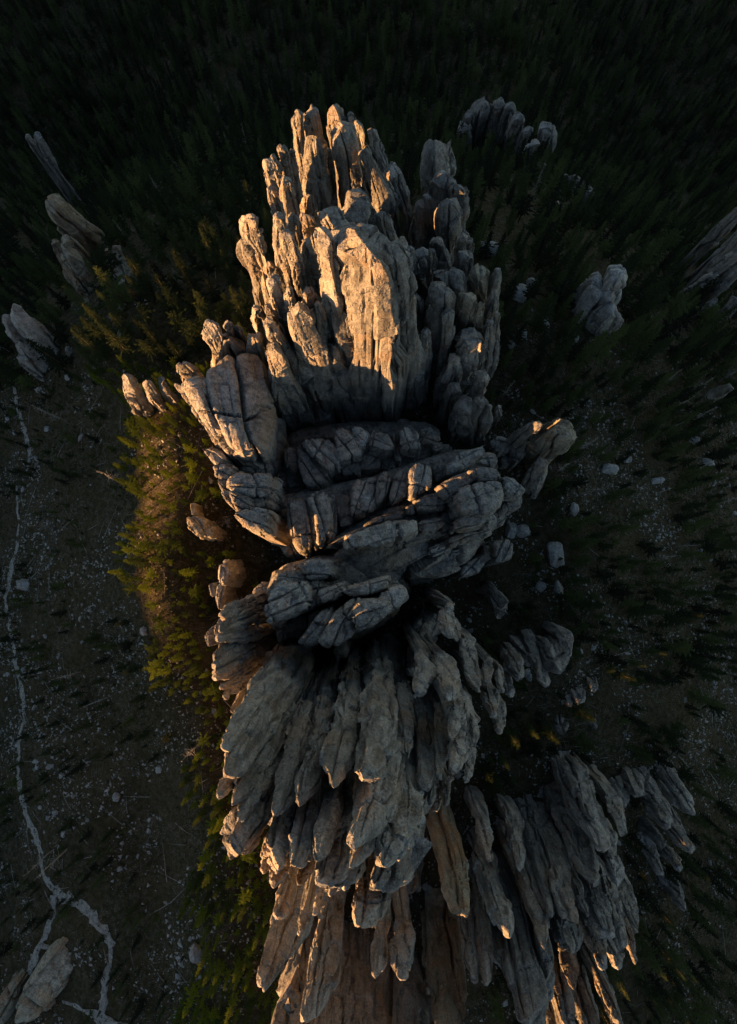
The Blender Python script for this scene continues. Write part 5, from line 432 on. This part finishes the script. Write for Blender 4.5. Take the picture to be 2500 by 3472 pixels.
def spire_mesh(nodes, W, kd, nview, seed, ro=None):
    nd = np.array(nodes); P = nd[:, :3]; hw = nd[:, 3] * 1.16; rng = np.random.RandomState(seed)
    seg = np.linalg.norm(np.diff(P, axis=0), axis=1); t = np.concatenate([[0], np.cumsum(seg)])
    pxm = (CAM_H - P[:, 2]).mean() / 2100.0
    tv = t[nview - 1] if nview < len(t) else t[-1]
    m1 = int(np.clip(tv / (pxm * 3.3), 24, 120)); tt = np.linspace(0, 1, m1) ** 1.15 * tv
    if tv < t[-1]: tt = np.concatenate([tt, np.linspace(tv, t[-1], 7)[1:]])
    C = np.stack([np.interp(tt, t, P[:, i]) for i in range(3)], 1); h = np.interp(tt, t, hw)
    for _ in range(max(2, m1 // 10)):
        C[1:-1] = 0.25 * C[:-2] + 0.5 * C[1:-1] + 0.25 * C[2:]; h[1:-1] = 0.25 * h[:-2] + 0.5 * h[1:-1] + 0.25 * h[2:]
    cap = max(hw[0], 0.22 * hw.mean()) * rng.uniform(0.55, 1.0)
    u = np.clip(tt / cap, 0, 1); e = rng.uniform(1.7, 2.6)
    h = h * np.maximum(0.03, (1 - (1 - u) ** e)) ** (1 / e)
    A = C[-1] - C[0]; A = A / np.linalg.norm(A); W = np.array(W); W = W - A * (W @ A); W /= np.linalg.norm(W); D = np.cross(W, A)
    ro = rng.uniform(-0.38, 0.38) if ro is None else ro; W, D = math.cos(ro) * W + math.sin(ro) * D, math.cos(ro) * D - math.sin(ro) * W
    wb = hw[:nview].mean()
    n = int(np.clip(2 * math.pi * wb / (pxm * 3.5), 28, 108)); th = np.linspace(0, 2 * math.pi, n, endpoint=False)
    # many-sided section: a few flat fracture faces with crisp arrises, slowly changing along the rock
    nf = rng.randint(4, 7); fa = (np.arange(nf) + 0.25 + rng.uniform(-0.25, 0.25, nf)) * 2 * math.pi / nf
    fa = fa - fa[np.argmin(np.abs(np.angle(np.exp(1j * (fa - math.pi / 2)))))] + math.pi / 2 + rng.uniform(-0.15, 0.15)
    knots = np.linspace(0, tt[-1] + 1e-6, max(3, int(tt[-1] / (3 * wb)) + 2))
    inv = np.zeros((len(tt), n))
    for f_ in fa:
        hk = np.interp(tt, knots, rng.uniform(0.86, 1.02, len(knots)))
        inv += (np.clip(np.cos(th - f_), 0, None)[None, :] / hk[:, None]) ** 34
    rad = np.minimum(inv ** (-1 / 34), 1.22)
    G = C[:, None] + (h[:, None] * rad)[..., None] * (np.cos(th)[None, :, None] * W + kd * np.sin(th)[None, :, None] * D)
    # the head is chiselled by a few oblique breaks, the flanks by long flat ones
    blunt = hw[0] > 0.5 * wb
    for i in range(2 if blunt else 3):
        ang = rng.rand() * 2 * math.pi; up = rng.uniform(0.7, 1.6) if blunt else rng.uniform(0.35, 1.1)
        nrm = math.cos(ang) * W + math.sin(ang) * D - up * A; nrm /= np.linalg.norm(nrm)
        off = (C[0] - nrm * 0.0 + A * hw[0] * (rng.uniform(0.05, 0.3) if blunt else rng.uniform(0.2, 0.7))) @ nrm
        G = G - nrm * (0.95 * np.clip(G @ nrm - off, 0, None))[..., None]
    for i in range(6):
        ang = rng.rand() * 2 * math.pi; tilt = rng.uniform(-0.30, 0.40)
        nrm = math.cos(ang) * W + math.sin(ang) * D - tilt * A; nrm /= np.linalg.norm(nrm)
        k0 = rng.randint(0, m1); off = h[k0] * (math.hypot(math.cos(ang), kd * math.sin(ang))) * rng.uniform(0.78, 0.98)
        dist = (G - C[k0]) @ nrm - off
        span = np.exp(-((tt - tt[k0]) / (3.5 * wb)) ** 2)
        G = G - nrm * (np.clip(dist, 0, None) * (0.9 * span)[:, None])[..., None]
    N = grid_normals(G)
    cen = (G - C[:, None]); s = np.sign((N[1:] * cen[1:]).sum()); N = N * s
    damp = np.repeat((0.6 + 0.4 * np.clip(tt / (1.2 * cap), 0, 1)), n) * np.clip(np.repeat(h, n) / wb, 0.15, 1.3)
    V = fracture(G.reshape(-1, 3), N.reshape(-1, 3), wb, (W, D, A), seed, damp).reshape(G.shape)
    V, F = close_grid(V)
    if s < 0: pass
    return V, F

def chaikin(p, it=2):
    for _ in range(it):
        q_ = np.roll(p, -1, 0); p = np.stack([0.85 * p + 0.15 * q_, 0.15 * p + 0.85 * q_], 1).reshape(-1, 2)
    return p
def block_mesh(poly, zt, zb, dm, seed):
    rng = np.random.RandomState(seed); p = np.array(poly)
    area = 0.5 * np.sum(p[:, 0] * np.roll(p[:, 1], -1) - np.roll(p[:, 0], -1) * p[:, 1])
    if area < 0: p = p[::-1]; area = -area
    c = p.mean(0); p = chaikin(c + (p - c) * 1.10); wb = math.sqrt(area) * 0.5; pxm = (CAM_H - zt) / 2100.0
    per = np.concatenate([[0], np.cumsum(np.linalg.norm(np.diff(np.vstack([p, p[:1]]), axis=0), axis=1))])
    n = int(np.clip(per[-1] / (pxm * 3.2), 36, 140)); tt = np.linspace(0, per[-1], n, endpoint=False); pc = np.vstack([p, p[:1]])
    ring = np.stack([np.interp(tt, per, pc[:, i]) for i in range(2)], 1)
    sl = np.array([rng.uniform(-0.40, -0.12), rng.uniform(-0.24, 0.08)])      # tops tilted east, away from the sun, so that they fall into shade
    rings = []
    ncap = int(np.clip(wb / (pxm * 3.2), 10, 32))
    for s in np.linspace(0.02, 1.0, ncap):
        xy = c + (ring - c) * s
        z = zt - dm * wb * 1.8 * s ** 6 + (xy - c) @ sl
        rings.append(np.column_stack([xy, z]))
    zed = rings[-1][:, 2]; depth = zed.min() - zb
    prof = np.unique(np.concatenate([np.linspace(0, min(6 * wb, depth), 24), [depth]]))[1:]
    for d in prof:
        sc = 1 + 0.06 * min(1, d / wb) + 0.02 * d / max(wb, 1)
        rings.append(np.column_stack([c + (ring - c) * sc, zed - (zed - zb) * (d / depth)]))
    G = np.stack(rings); N = grid_normals(G); s = np.sign(N[:ncap // 2, :, 2].sum()); N = N * s
    W = np.array([1, 0, 0.]); D = np.array([0, 1., 0]); A = np.array([0, 0, 1.])
    ev = np.linalg.eigh(np.cov((p - c).T))[1][:, 1]; ang = math.atan2(ev[1], ev[0]) + rng.uniform(-.12, .12); Wr = math.cos(ang) * D - math.sin(ang) * W; Dr = np.cross(A, Wr)
    V = fracture(G.reshape(-1, 3), N.reshape(-1, 3), wb * 0.8, (Wr, Dr, A), seed, np.ones(n * len(G)), 2.0, 2.7).reshape(G.shape)
    return close_grid(V)

FOOT = []       # rock footprints, kept free of trees
seed = 100
for th_ in ROCKS:
    name, label, cat, mat, base, pieces = th_[:6]
    e = bpy.data.objects.new(name, None); COL.objects.link(e); e.location = base; e.empty_display_size = 1.0
    tag(e, label, cat)
    for p in pieces:
        seed += 7
        if p[0] == 's':
            V, F = spire_mesh(p[2], p[3], p[4], p[5], seed, p[6] if len(p) > 6 else None)
            for nd in (p[2][-3:] if 'half buried' not in label else []): FOOT.append((nd[0], nd[1], nd[3]))
        else:
            V, F = block_mesh(p[2], p[3], p[4], p[5], seed)
            pp = np.array(p[2]); c = pp.mean(0); FOOT.append((c[0], c[1], np.abs(pp - c).max() * 1.2))
        me = mesh_np(p[1], V - np.array(base), F); smooth_me(me); me.set_sharp_from_angle(angle=R(27)); me.materials.append(MAT[mat])
        link(p[1], me, e)
FOOT = np.array(FOOT)
def clear_of_rock(x, y, m=0.8): return bool((np.hypot(FOOT[:, 0] - x, FOOT[:, 1] - y) > FOOT[:, 2] + m).all())

# ------------------------------------------------------------------ boulders
def boulder_mesh(seed, sub=3):
    rng = np.random.RandomState(seed)
    import bmesh
    bm = bmesh.new(); bmesh.ops.create_icosphere(bm, subdivisions=sub, radius=1.0)
    V = np.array([v.co[:] for v in bm.verts]); F = np.array([[v.index for v in f.verts] for f in bm.faces]); bm.free()
    for i in range(11):
        n = rng.normal(size=3); n /= np.linalg.norm(n); d = V @ n - rng.uniform(0.55, 0.88)
        V = V - n * np.clip(d, 0, None)[:, None]
    V += V * (0.10 * fbm(V * 1.6 + seed, 3, seed))[:, None]
    V /= np.abs(V).max(0)
    me = mesh_np('boulder', V, [F]); me.materials.append(MAT['boulder']); smooth_me(me) if sub > 3 else None
    return me
BM = [boulder_mesh(700 + i, 4) for i in range(6)]; SM = [boulder_mesh(800 + i, 2) for i in range(7)]
rnd = random.Random(4)
for i, (lab, x, y, wd, ht) in enumerate(BOULDERS):
    o = link('boulder', BM[i % 6]); a, b_ = max(wd, .6) / 2, max(ht, .6) / 2
    o.location = (x, y, gz(x, y) + 0.35 * min(a, b_)); o.scale = (a, b_, 0.75 * (a + b_) / 2); o.rotation_euler = (0, 0, rnd.uniform(-.2, .2))
    tag(o, lab, 'boulder')
def zone(x, y):
    if y > 46: return 'north'
    xl = float(np.interp(y, (-110, -70, -30, 0, 30, 46), (-33, -31, -31, -45, -51, -57))) - 3 * math.sin(y * 0.31)
    if x < xl: return 'left'
    if x < -14: return 'belt'
    if x > 22: return 'right'
    return 'mid'
def in_view(x, y, z, m=1.08):
    dx, dy, dz = x, y, z - CAM_H; t = camo.rotation_euler[0]; c, s = math.cos(t), math.sin(t)
    cy, cz = dy * c + dz * s, -dy * s + dz * c
    return abs(dx / -cz) < 0.5952 * m and abs(cy / -cz) < 0.8267 * m
_NC = {}
def n2(x, y, l, s):
    if (l, s) not in _NC: _NC[(l, s)] = fbm(np.stack([G0[0].ravel() / l, G0[1].ravel() / l, G0[0].ravel() * 0 + 0.5], 1), 2, s).reshape(G0[0].shape)
    return lookup(_NC[(l, s)], x, y)

STN = {'left': ('pale stone lying on the open rubble slope at left', 'pale stones on the left rubble slope'),
       'right': ('grey stone lying on the shaded brushy slope at right', 'grey stones on the shaded right slope'),
       'mid': ('dark fallen block in the gully at the foot of the rock fins', 'fallen blocks in the rock gullies'),
       'belt': ('stone among the sunlit conifers left of the rocks', 'stones among the sunlit conifers')}
cnt = {'left': 150, 'right': 100, 'belt': 20, 'mid': 28}
tries = 0
while sum(cnt.values()) and tries < 60000:
    tries += 1
    x, y = rnd.uniform(-110, 112), rnd.uniform(-112, 60); zn = zone(x, y)
    if not cnt.get(zn) or not clear_of_rock(x, y, 0.5 if zn != 'mid' else -.6): continue
    if zn in ('left', 'right') and n2(x, y, 16, 41) < 0.12: continue
    z = gz(x, y)
    if not in_view(x, y, z, 1.0): continue
    cnt[zn] -= 1; r = (.5 if zn == 'mid' else 0) + 0.26 + 0.55 * rnd.random() ** 2.6
    o = link('stone', SM[rnd.randrange(7)]); o.location = (x, y, z + 0.08 * r); o.scale = (r * rnd.uniform(.8, 1.5), r * rnd.uniform(.5, 1.0), r * rnd.uniform(.4, .7))
    o.rotation_euler = (rnd.uniform(-.3, .3), rnd.uniform(-.3, .3), rnd.uniform(0, 6.28)); tag(o, *([STN[zn][0], 'stone', STN[zn][1]]))
# small rubble nobody could count
tv = np.array([[1, 0, 0], [-.5, .8, 0], [-.5, -.8, 0], [0.1, 0, .7], [0, 0, -.4]]) ; tf = np.array([[0, 1, 3], [1, 2, 3], [2, 0, 3], [1, 0, 4], [2, 1, 4], [0, 2, 4]])
Vs, Fs, k = [], [], 0
rg = np.random.RandomState(6)
while k < 34000:
    x, y = rg.uniform(-115, 115), rg.uniform(-115, 60); zn = zone(x, y)
    if zn == 'mid' and rg.rand() > 0.5: continue
    if zn != 'mid' and n2(x, y, 9, 43) + .4 * rg.rand() < 0.28: continue
    if y > 46 and rg.rand() < .7: continue
    r = 0.09 + 0.42 * rg.rand() ** 3; a = rg.rand() * 6.28; ca, sa = math.cos(a), math.sin(a)
    v = tv * (r * rg.uniform(.6, 1.3, 3)); v = np.stack([v[:, 0] * ca - v[:, 1] * sa, v[:, 0] * sa + v[:, 1] * ca, v[:, 2]], 1)
    Vs.append(v + [x, y, gz(x, y) + 0.05]); Fs.append(tf + 5 * k); k += 1
me = mesh_np('rubble', np.concatenate(Vs), [np.concatenate(Fs)]); me.materials.append(MAT['stone'])
tag(link('rubble', me), 'small loose stones scattered over the dark slopes', 'rubble', kind='stuff')

# ------------------------------------------------------------------ wood
def tube(pts, rad, n=6):
    pts = np.array(pts, float); V, F = [], []
    for i, (p, r) in enumerate(zip(pts, rad)):
        d = pts[min(i + 1, len(pts) - 1)] - pts[max(i - 1, 0)]; d /= np.linalg.norm(d)
        u = np.cross(d, [0.3, 0.1, 1] if abs(d[2]) < .9 else [1, 0, 0]); u /= np.linalg.norm(u); v = np.cross(d, u)
        for j in range(n):
            a = 2 * math.pi * j / n; V.append(p + r * (math.cos(a) * u + math.sin(a) * v))
        if i:
            for j in range(n):
                F.append([(i - 1) * n + j, (i - 1) * n + (j + 1) % n, i * n + (j + 1) % n, i * n + j])
    return np.array(V), np.array(F)
def join(parts):
    V, F, o = [], [], 0
    for v, f in parts: V.append(v); F.append(f + o); o += len(v)
    return np.concatenate(V), np.concatenate(F)
def bare_mesh(seed, H, nb, thick, spread=1.0):
    r = random.Random(seed); bend = r.uniform(-.3, .3)
    ax = [(bend * (i / 6) ** 2, 0.2 * math.sin(i), H * i / 6) for i in range(7)]
    parts = [tube(ax, [thick * (1 - .85 * i / 6) for i in range(7)])]
    for b_ in range(nb):
        t = r.uniform(.25, .97); z = H * t; a = r.uniform(0, 6.28); L = spread * r.uniform(.5, 1.7) * (1.1 - t)
        p0 = np.array([bend * t * t, 0, z]); d = np.array([math.cos(a), math.sin(a), r.uniform(-.2, .5)])
        parts.append(tube([p0, p0 + d * L * .5, p0 + d * L + [0, 0, .15 * L]], [thick * .3, thick * .2, thick * .06], 4))
    v, f = join(parts); me = mesh_np('dead_tree', v, [f]); me.materials.append(MAT['deadwood']); smooth_me(me); return me
LOG = [bare_mesh(50 + i, 7 + 1.2 * i, 7, .10, 1.0) for i in range(4)]
SNAG = [bare_mesh(70 + i, 11 + i, 26, .15, 1.3) for i in range(3)]
def place(nm, me, x, y, lab, cat, grp, rx=0, rz=0, sc=1, dz=0):
    o = link(nm, me); o.location = (x, y, gz(x, y) + dz); o.rotation_euler = (rx, 0, rz); o.scale = (sc, sc, sc); tag(o, lab, cat, grp); return o
LG = {'left': ('bleached fallen trunk lying on the open rubble slope at left', 'fallen trunks on the left slope'),
      'right': ('bleached fallen trunk lying in the shaded brush at right', 'fallen trunks on the right slope'),
      'belt': ('fallen trunk between the sunlit conifers left of the rocks', 'fallen trunks among the sunlit conifers'),
      'north': ('pale fallen trunk in the dark forest at the top', 'fallen trunks in the dark forest')}
cnt = {'left': 120, 'right': 85, 'belt': 25, 'north': 10}; tries = 0
while sum(cnt.values()) and tries < 40000:
    tries += 1
    x, y = rnd.uniform(-110, 110), rnd.uniform(-112, 80); zn = zone(x, y)
    if not cnt.get(zn) or not clear_of_rock(x, y, 3.0): continue
    z = gz(x, y); rz = rnd.uniform(0, 6.28); s = rnd.uniform(.3, .95); L = 8 * s
    if not in_view(x, y, z, 1.0): continue
    ex, ey = x + L * math.sin(rz), y - L * math.cos(rz); sl = math.atan2(gz(ex, ey) - z, L)
    cnt[zn] -= 1
    place('fallen_log', LOG[rnd.randrange(4)], x, y, LG[zn][0], 'log', LG[zn][1], rx=math.pi / 2 - sl, rz=rz, sc=s, dz=.18)
SG = {'north': ('bare grey dead tree standing in the dark forest at the top', 'dead trees in the dark forest'),
      'right': ('bare grey dead tree standing in the shaded forest at right', 'dead trees on the right slope'),
      'left': ('bare grey dead tree standing on the open slope at left', 'dead trees on the left slope')}
cnt = {'north': 34, 'right': 14, 'left': 8}; tries = 0
while sum(cnt.values()) and tries < 40000:
    tries += 1
    x, y = rnd.uniform(-130, 130), rnd.uniform(-110, 190); zn = zone(x, y)
    if not cnt.get(zn) or (zn == 'right' and y < 0) or not clear_of_rock(x, y, 2.0) or not in_view(x, y, gz(x, y), .98): continue
    cnt[zn] -= 1; place('dead_tree', SNAG[rnd.randrange(3)], x, y, SG[zn][0], 'dead tree', SG[zn][1], rz=rnd.uniform(0, 6.28), sc=rnd.uniform(.8, 1.2), dz=-.2)
place('dead_tree', bare_mesh(99, 8, 40, .16, 2.2), -28.32, 12.30, 'pale leafless tree leaning over the brown split slab', 'dead tree', None, rx=.25, rz=1.2, dz=-.2)

# thin broken branches strewn over the slopes
k = 4200; tx = rg.uniform(-115, 118, k * 3); ty = rg.uniform(-118, 60, k * 3); Vs, Fs, c_ = [], [], 0
for x, y in zip(tx, ty):
    if c_ >= k: break
    if zone(x, y) == 'mid' or n2(x, y, 10, 47) < -.1: continue
    a = rg.rand() * 6.283; L = rg.uniform(.5, 2.4); wd = rg.uniform(.02, .05); dx, dy = math.cos(a), math.sin(a)
    p0 = np.array([x, y, gz(x, y) + .06]); p1 = np.array([x + L * dx, y + L * dy, gz(x + L * dx, y + L * dy) + rg.uniform(.08, .3)])
    for p_, w_ in ((p0, wd), (p1, wd * .5)): Vs += [p_ + [-dy * w_, dx * w_, 0], p_ + [dy * w_, -dx * w_, 0], p_ + [0, 0, 1.6 * w_]]
    o = 6 * c_; Fs += [(o, o + 1, o + 4, o + 3), (o + 1, o + 2, o + 5, o + 4), (o + 2, o, o + 3, o + 5)]; c_ += 1
me = mesh_np('branch_litter', np.array(Vs), [np.array(Fs)]); me.materials.append(MAT['deadwood'])
tag(link('branch_litter', me), 'thin broken branches strewn over the open slopes', 'branches', kind='stuff')

# ------------------------------------------------------------------ conifers
def conifer(seed, H, Rad, pine=False):
    r = random.Random(seed); V, F = [], []
    nl = int(H * 2.3)
    ph = [r.uniform(.55, 1.25) for _ in range(9)]
    for i in range(nl):
        t = i / (nl - 1)
        if pine:
            z = H * (0.35 + 0.63 * t); prof = math.sin(math.pi * min(1, .12 + .9 * t)) ** .6 * .95
        else:
            z = H * (0.08 + 0.90 * t); prof = (1 - t) ** 0.8
        nb = r.randint(5, 8) if t < .9 else 4; a0 = r.uniform(0, 6.28)
        for j in range(nb):
            a = a0 + 6.283 * j / nb + r.uniform(-.4, .4)
            lob = ph[int((a % 6.283) / 6.284 * 9)] * (0.8 + .35 * math.sin(z * 1.9 + 3 * ph[int((a % 6.283) / 6.284 * 9)]))
            if r.random() < .12: continue
            L = (Rad * prof * lob) * r.uniform(.5, 1.25) + .12; dz = -L * r.uniform(.05, .45) + (.3 * L if t > .7 or pine else 0)
            for q_ in range(4):
                f0 = .25 + .25 * q_ * r.uniform(.8, 1.1); da = r.uniform(-.35, .35); l = max(.28, .30 * L) * r.uniform(.8, 1.3)
                bx, by, bz = f0 * L * math.cos(a), f0 * L * math.sin(a), z + f0 * dz + r.uniform(-.12, .12)
                ca, sa = math.cos(a + da), math.sin(a + da); wd = l * r.uniform(.28, .42); tip = bz + r.uniform(-.25, .2) * l
                o = len(V)
                V += [(bx - .2 * l * ca, by - .2 * l * sa, bz), (bx + .35 * l * ca - wd * sa, by + .35 * l * sa + wd * ca, bz - .1 * l), (bx + l * ca, by + l * sa, tip), (bx + .35 * l * ca + wd * sa, by + .35 * l * sa - wd * ca, bz - .1 * l)]
                F += [(o, o + 1, o + 2), (o, o + 2, o + 3)]
    o = len(V); V += [(0, 0, H * 1.03), (.10, 0, H * .93), (-.06, .09, H * .93), (-.06, -.09, H * .93)]; F += [(o, o + 1, o + 2), (o, o + 2, o + 3), (o, o + 3, o + 1)]
    me = mesh_np('crown', np.array(V), [np.array(F)]); me.materials.append(MAT['needles'])
    tv_, tf_ = tube([(0, 0, -.8), (0, 0, H * .4), (0.05, 0, H * .97)], [.022 * H / 1.6, .012 * H, .02], 6)
    tm = mesh_np('trunk', tv_, [tf_]); tm.materials.append(MAT['bark'])
    return me, tm
KIND = [conifer(300, 15, 2.3), conifer(301, 13, 2.3), conifer(302, 16, 2.0), conifer(303, 11, 2.1, True), conifer(304, 14, 1.9), conifer(305, 12, 2.2), conifer(306, 9, 2.2, True)]
KH = [15, 13, 16, 11, 14, 12, 9]
LIT_CROWN = []
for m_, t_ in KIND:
    y_ = m_.copy(); y_.materials.clear(); y_.materials.append(MAT['sunlit_needles']); LIT_CROWN.append(y_)  # same crowns again, in the needle colour painted as sunlit
cand = []
rt = random.Random(12)
def try_tree(x0, x1, y0, y1, n, zn_want, smin, smax, gate=-9, l=14, m=1.1):
    for _ in range(n):
        x, y = rt.uniform(x0, x1), rt.uniform(y0, y1)
        if zone(x, y) != zn_want: continue
        if gate > -9 and n2(x, y, l, 61) < gate: continue
        z = gz(x, y)
        if not in_view(x, y, z + 8, m): continue
        if not clear_of_rock(x, y, m=m): continue
        cand.append((x, y, z, rt.choice((0, 0, 1, 1, 2, 4, 4, 5, 5, 3, 6)), smin + (smax - smin) * rt.random() ** 1.4, rt.uniform(0, 6.28), zn_want))
try_tree(-190, 190, 46, 282, 9000, 'north', .6, 1.25)
try_tree(-66, -12, -112, 48, 4500, 'belt', .22, .62)
try_tree(-40, -14, -100, -10, 1500, 'belt', .22, .65)
try_tree(22, 130, -125, 48, 3000, 'right', .3, .85, -.4, 12)
try_tree(-118, -30, -118, 48, 1500, 'left', .12, .5, -.25)
# keep a minimum spacing
cell = {}; trees = []
for c in cand:
    kx, ky = int(c[0] // 3), int(c[1] // 3); ok = True
    for dx in (-1, 0, 1):
        for dy in (-1, 0, 1):
            for d in cell.get((kx + dx, ky + dy), ()):
                if (d[0] - c[0]) ** 2 + (d[1] - c[1]) ** 2 < (1.1 + (1.3 if c[6] == 'north' else .8) * c[4]) ** 2: ok = False
    if ok: cell.setdefault((kx, ky), []).append(c); trees.append(c)
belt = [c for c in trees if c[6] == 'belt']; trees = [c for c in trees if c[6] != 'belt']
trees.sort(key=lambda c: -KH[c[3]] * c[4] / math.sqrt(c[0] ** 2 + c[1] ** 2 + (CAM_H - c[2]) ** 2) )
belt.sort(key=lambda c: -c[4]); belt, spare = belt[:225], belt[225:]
trees = belt + trees[:75] + trees[75:]
TL = {'north': ('dark conifer in the shaded forest behind the rock towers', 'conifers of the shaded upper forest'),
      'belt': ('conifer tinted sunlit yellow-green on the steep slope along the left foot of the rocks', 'conifers along the left foot of the rocks'),
      'right': ('dark conifer in the shade on the slope right of the rocks', 'conifers on the shaded right slope'),
      'left': ('small dark conifer on the open rubble slope at left', 'small conifers on the left slope')}
first = {}
for c in trees[:300]:
    x, y, z, k, s, a, zn = c
    e = bpy.data.objects.new('conifer_tree', None); COL.objects.link(e); e.location = (x, y, z); e.rotation_euler = (0, 0, a); e.scale = (s * rt.uniform(.85, 1.15),) * 2 + (s,)
    tag(e, TL[zn][0], 'tree', TL[zn][1])
    cr, tk = link('crown', LIT_CROWN[k] if zn == 'belt' else KIND[k][0], e), link('trunk', KIND[k][1], e)
    first.setdefault(k + 7 * (zn == 'belt'), (cr, tk))
rest = trees[300:] + spare; order = sorted(first)
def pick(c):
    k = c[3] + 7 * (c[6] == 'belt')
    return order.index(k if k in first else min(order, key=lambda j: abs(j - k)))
pm = bpy.data.meshes.new('forest'); pm.vertices.add(len(rest)); pm.vertices.foreach_set('co', np.array([c[:3] for c in rest], np.float32).ravel())
for nm, vals in (('sc', [c[4] for c in rest]), ('rot', [c[5] for c in rest])):
    at = pm.attributes.new(nm, 'FLOAT', 'POINT'); at.data.foreach_set('value', np.array(vals, np.float32))
at = pm.attributes.new('pick', 'INT', 'POINT'); at.data.foreach_set('value', np.array([pick(c) for c in rest], np.int32))
fo = link('forest', pm); tag(fo, 'dense conifer forest covering the ground around the rocks, mostly in dark shade', 'forest', kind='stuff')
g = bpy.data.node_groups.new('forest_points', 'GeometryNodeTree')
g.interface.new_socket('Geometry', in_out='INPUT', socket_type='NodeSocketGeometry'); g.interface.new_socket('Geometry', in_out='OUTPUT', socket_type='NodeSocketGeometry')
gi, go = g.nodes.new('NodeGroupInput'), g.nodes.new('NodeGroupOutput')
jall = g.nodes.new('GeometryNodeJoinGeometry')
for k in sorted(first, reverse=True):
    jn = g.nodes.new('GeometryNodeJoinGeometry')
    for ob in first[k]:
        oi = g.nodes.new('GeometryNodeObjectInfo'); oi.transform_space = 'ORIGINAL'; oi.inputs['Object'].default_value = ob
        g.links.new(oi.outputs['Geometry'], jn.inputs[0])
    ti = g.nodes.new('GeometryNodeGeometryToInstance'); g.links.new(jn.outputs[0], ti.inputs[0]); g.links.new(ti.outputs[0], jall.inputs[0])
mp = g.nodes.new('GeometryNodeMeshToPoints'); g.links.new(gi.outputs[0], mp.inputs['Mesh'])
io = g.nodes.new('GeometryNodeInstanceOnPoints'); io.inputs['Pick Instance'].default_value = True
g.links.new(mp.outputs[0], io.inputs['Points']); g.links.new(jall.outputs[0], io.inputs['Instance'])
def attr(nm, typ):
    a = g.nodes.new('GeometryNodeInputNamedAttribute'); a.data_type = typ; a.inputs['Name'].default_value = nm; return a.outputs['Attribute']
g.links.new(attr('pick', 'INT'), io.inputs['Instance Index']); g.links.new(attr('sc', 'FLOAT'), io.inputs['Scale'])
cx = g.nodes.new('ShaderNodeCombineXYZ'); g.links.new(attr('rot', 'FLOAT'), cx.inputs[2]); g.links.new(cx.outputs[0], io.inputs['Rotation'])
g.links.new(io.outputs[0], go.inputs[0])
md = fo.modifiers.new('forest', 'NODES'); md.node_group = g

# ------------------------------------------------------------------ brush
Vs, Fs, k = [], [], 0
while k < 110000:
    x, y = rg.uniform(-118, 122), rg.uniform(-118, 62); zn = zone(x, y)
    n0 = math.sin(x * .31 + 2 * math.sin(y * .17)) * math.sin(y * .27 + 1.7 * math.sin(x * .13))
    if rg.rand() > (.55 + .45 * n0): continue
    z = float(np.interp(x, xs, ZG[np.searchsorted(ys, y)]))
    r = rg.uniform(.18, .55); a = rg.rand() * 6.28; up = rg.uniform(.2, .8) * r
    ca, sa = math.cos(a), math.sin(a)
    Vs += [(x, y, z - .05), (x + r * ca, y + r * sa, z + up), (x + .7 * r * math.cos(a + .9), y + .7 * r * math.sin(a + .9), z + up * .6)]
    Fs.append((3 * k, 3 * k + 1, 3 * k + 2)); k += 1
me = mesh_np('brush', np.array(Vs), [np.array(Fs)]); me.materials.append(MAT['shrub'])
tag(link('brush', me), 'low dark brush and grass covering the slopes', 'brush', kind='stuff')
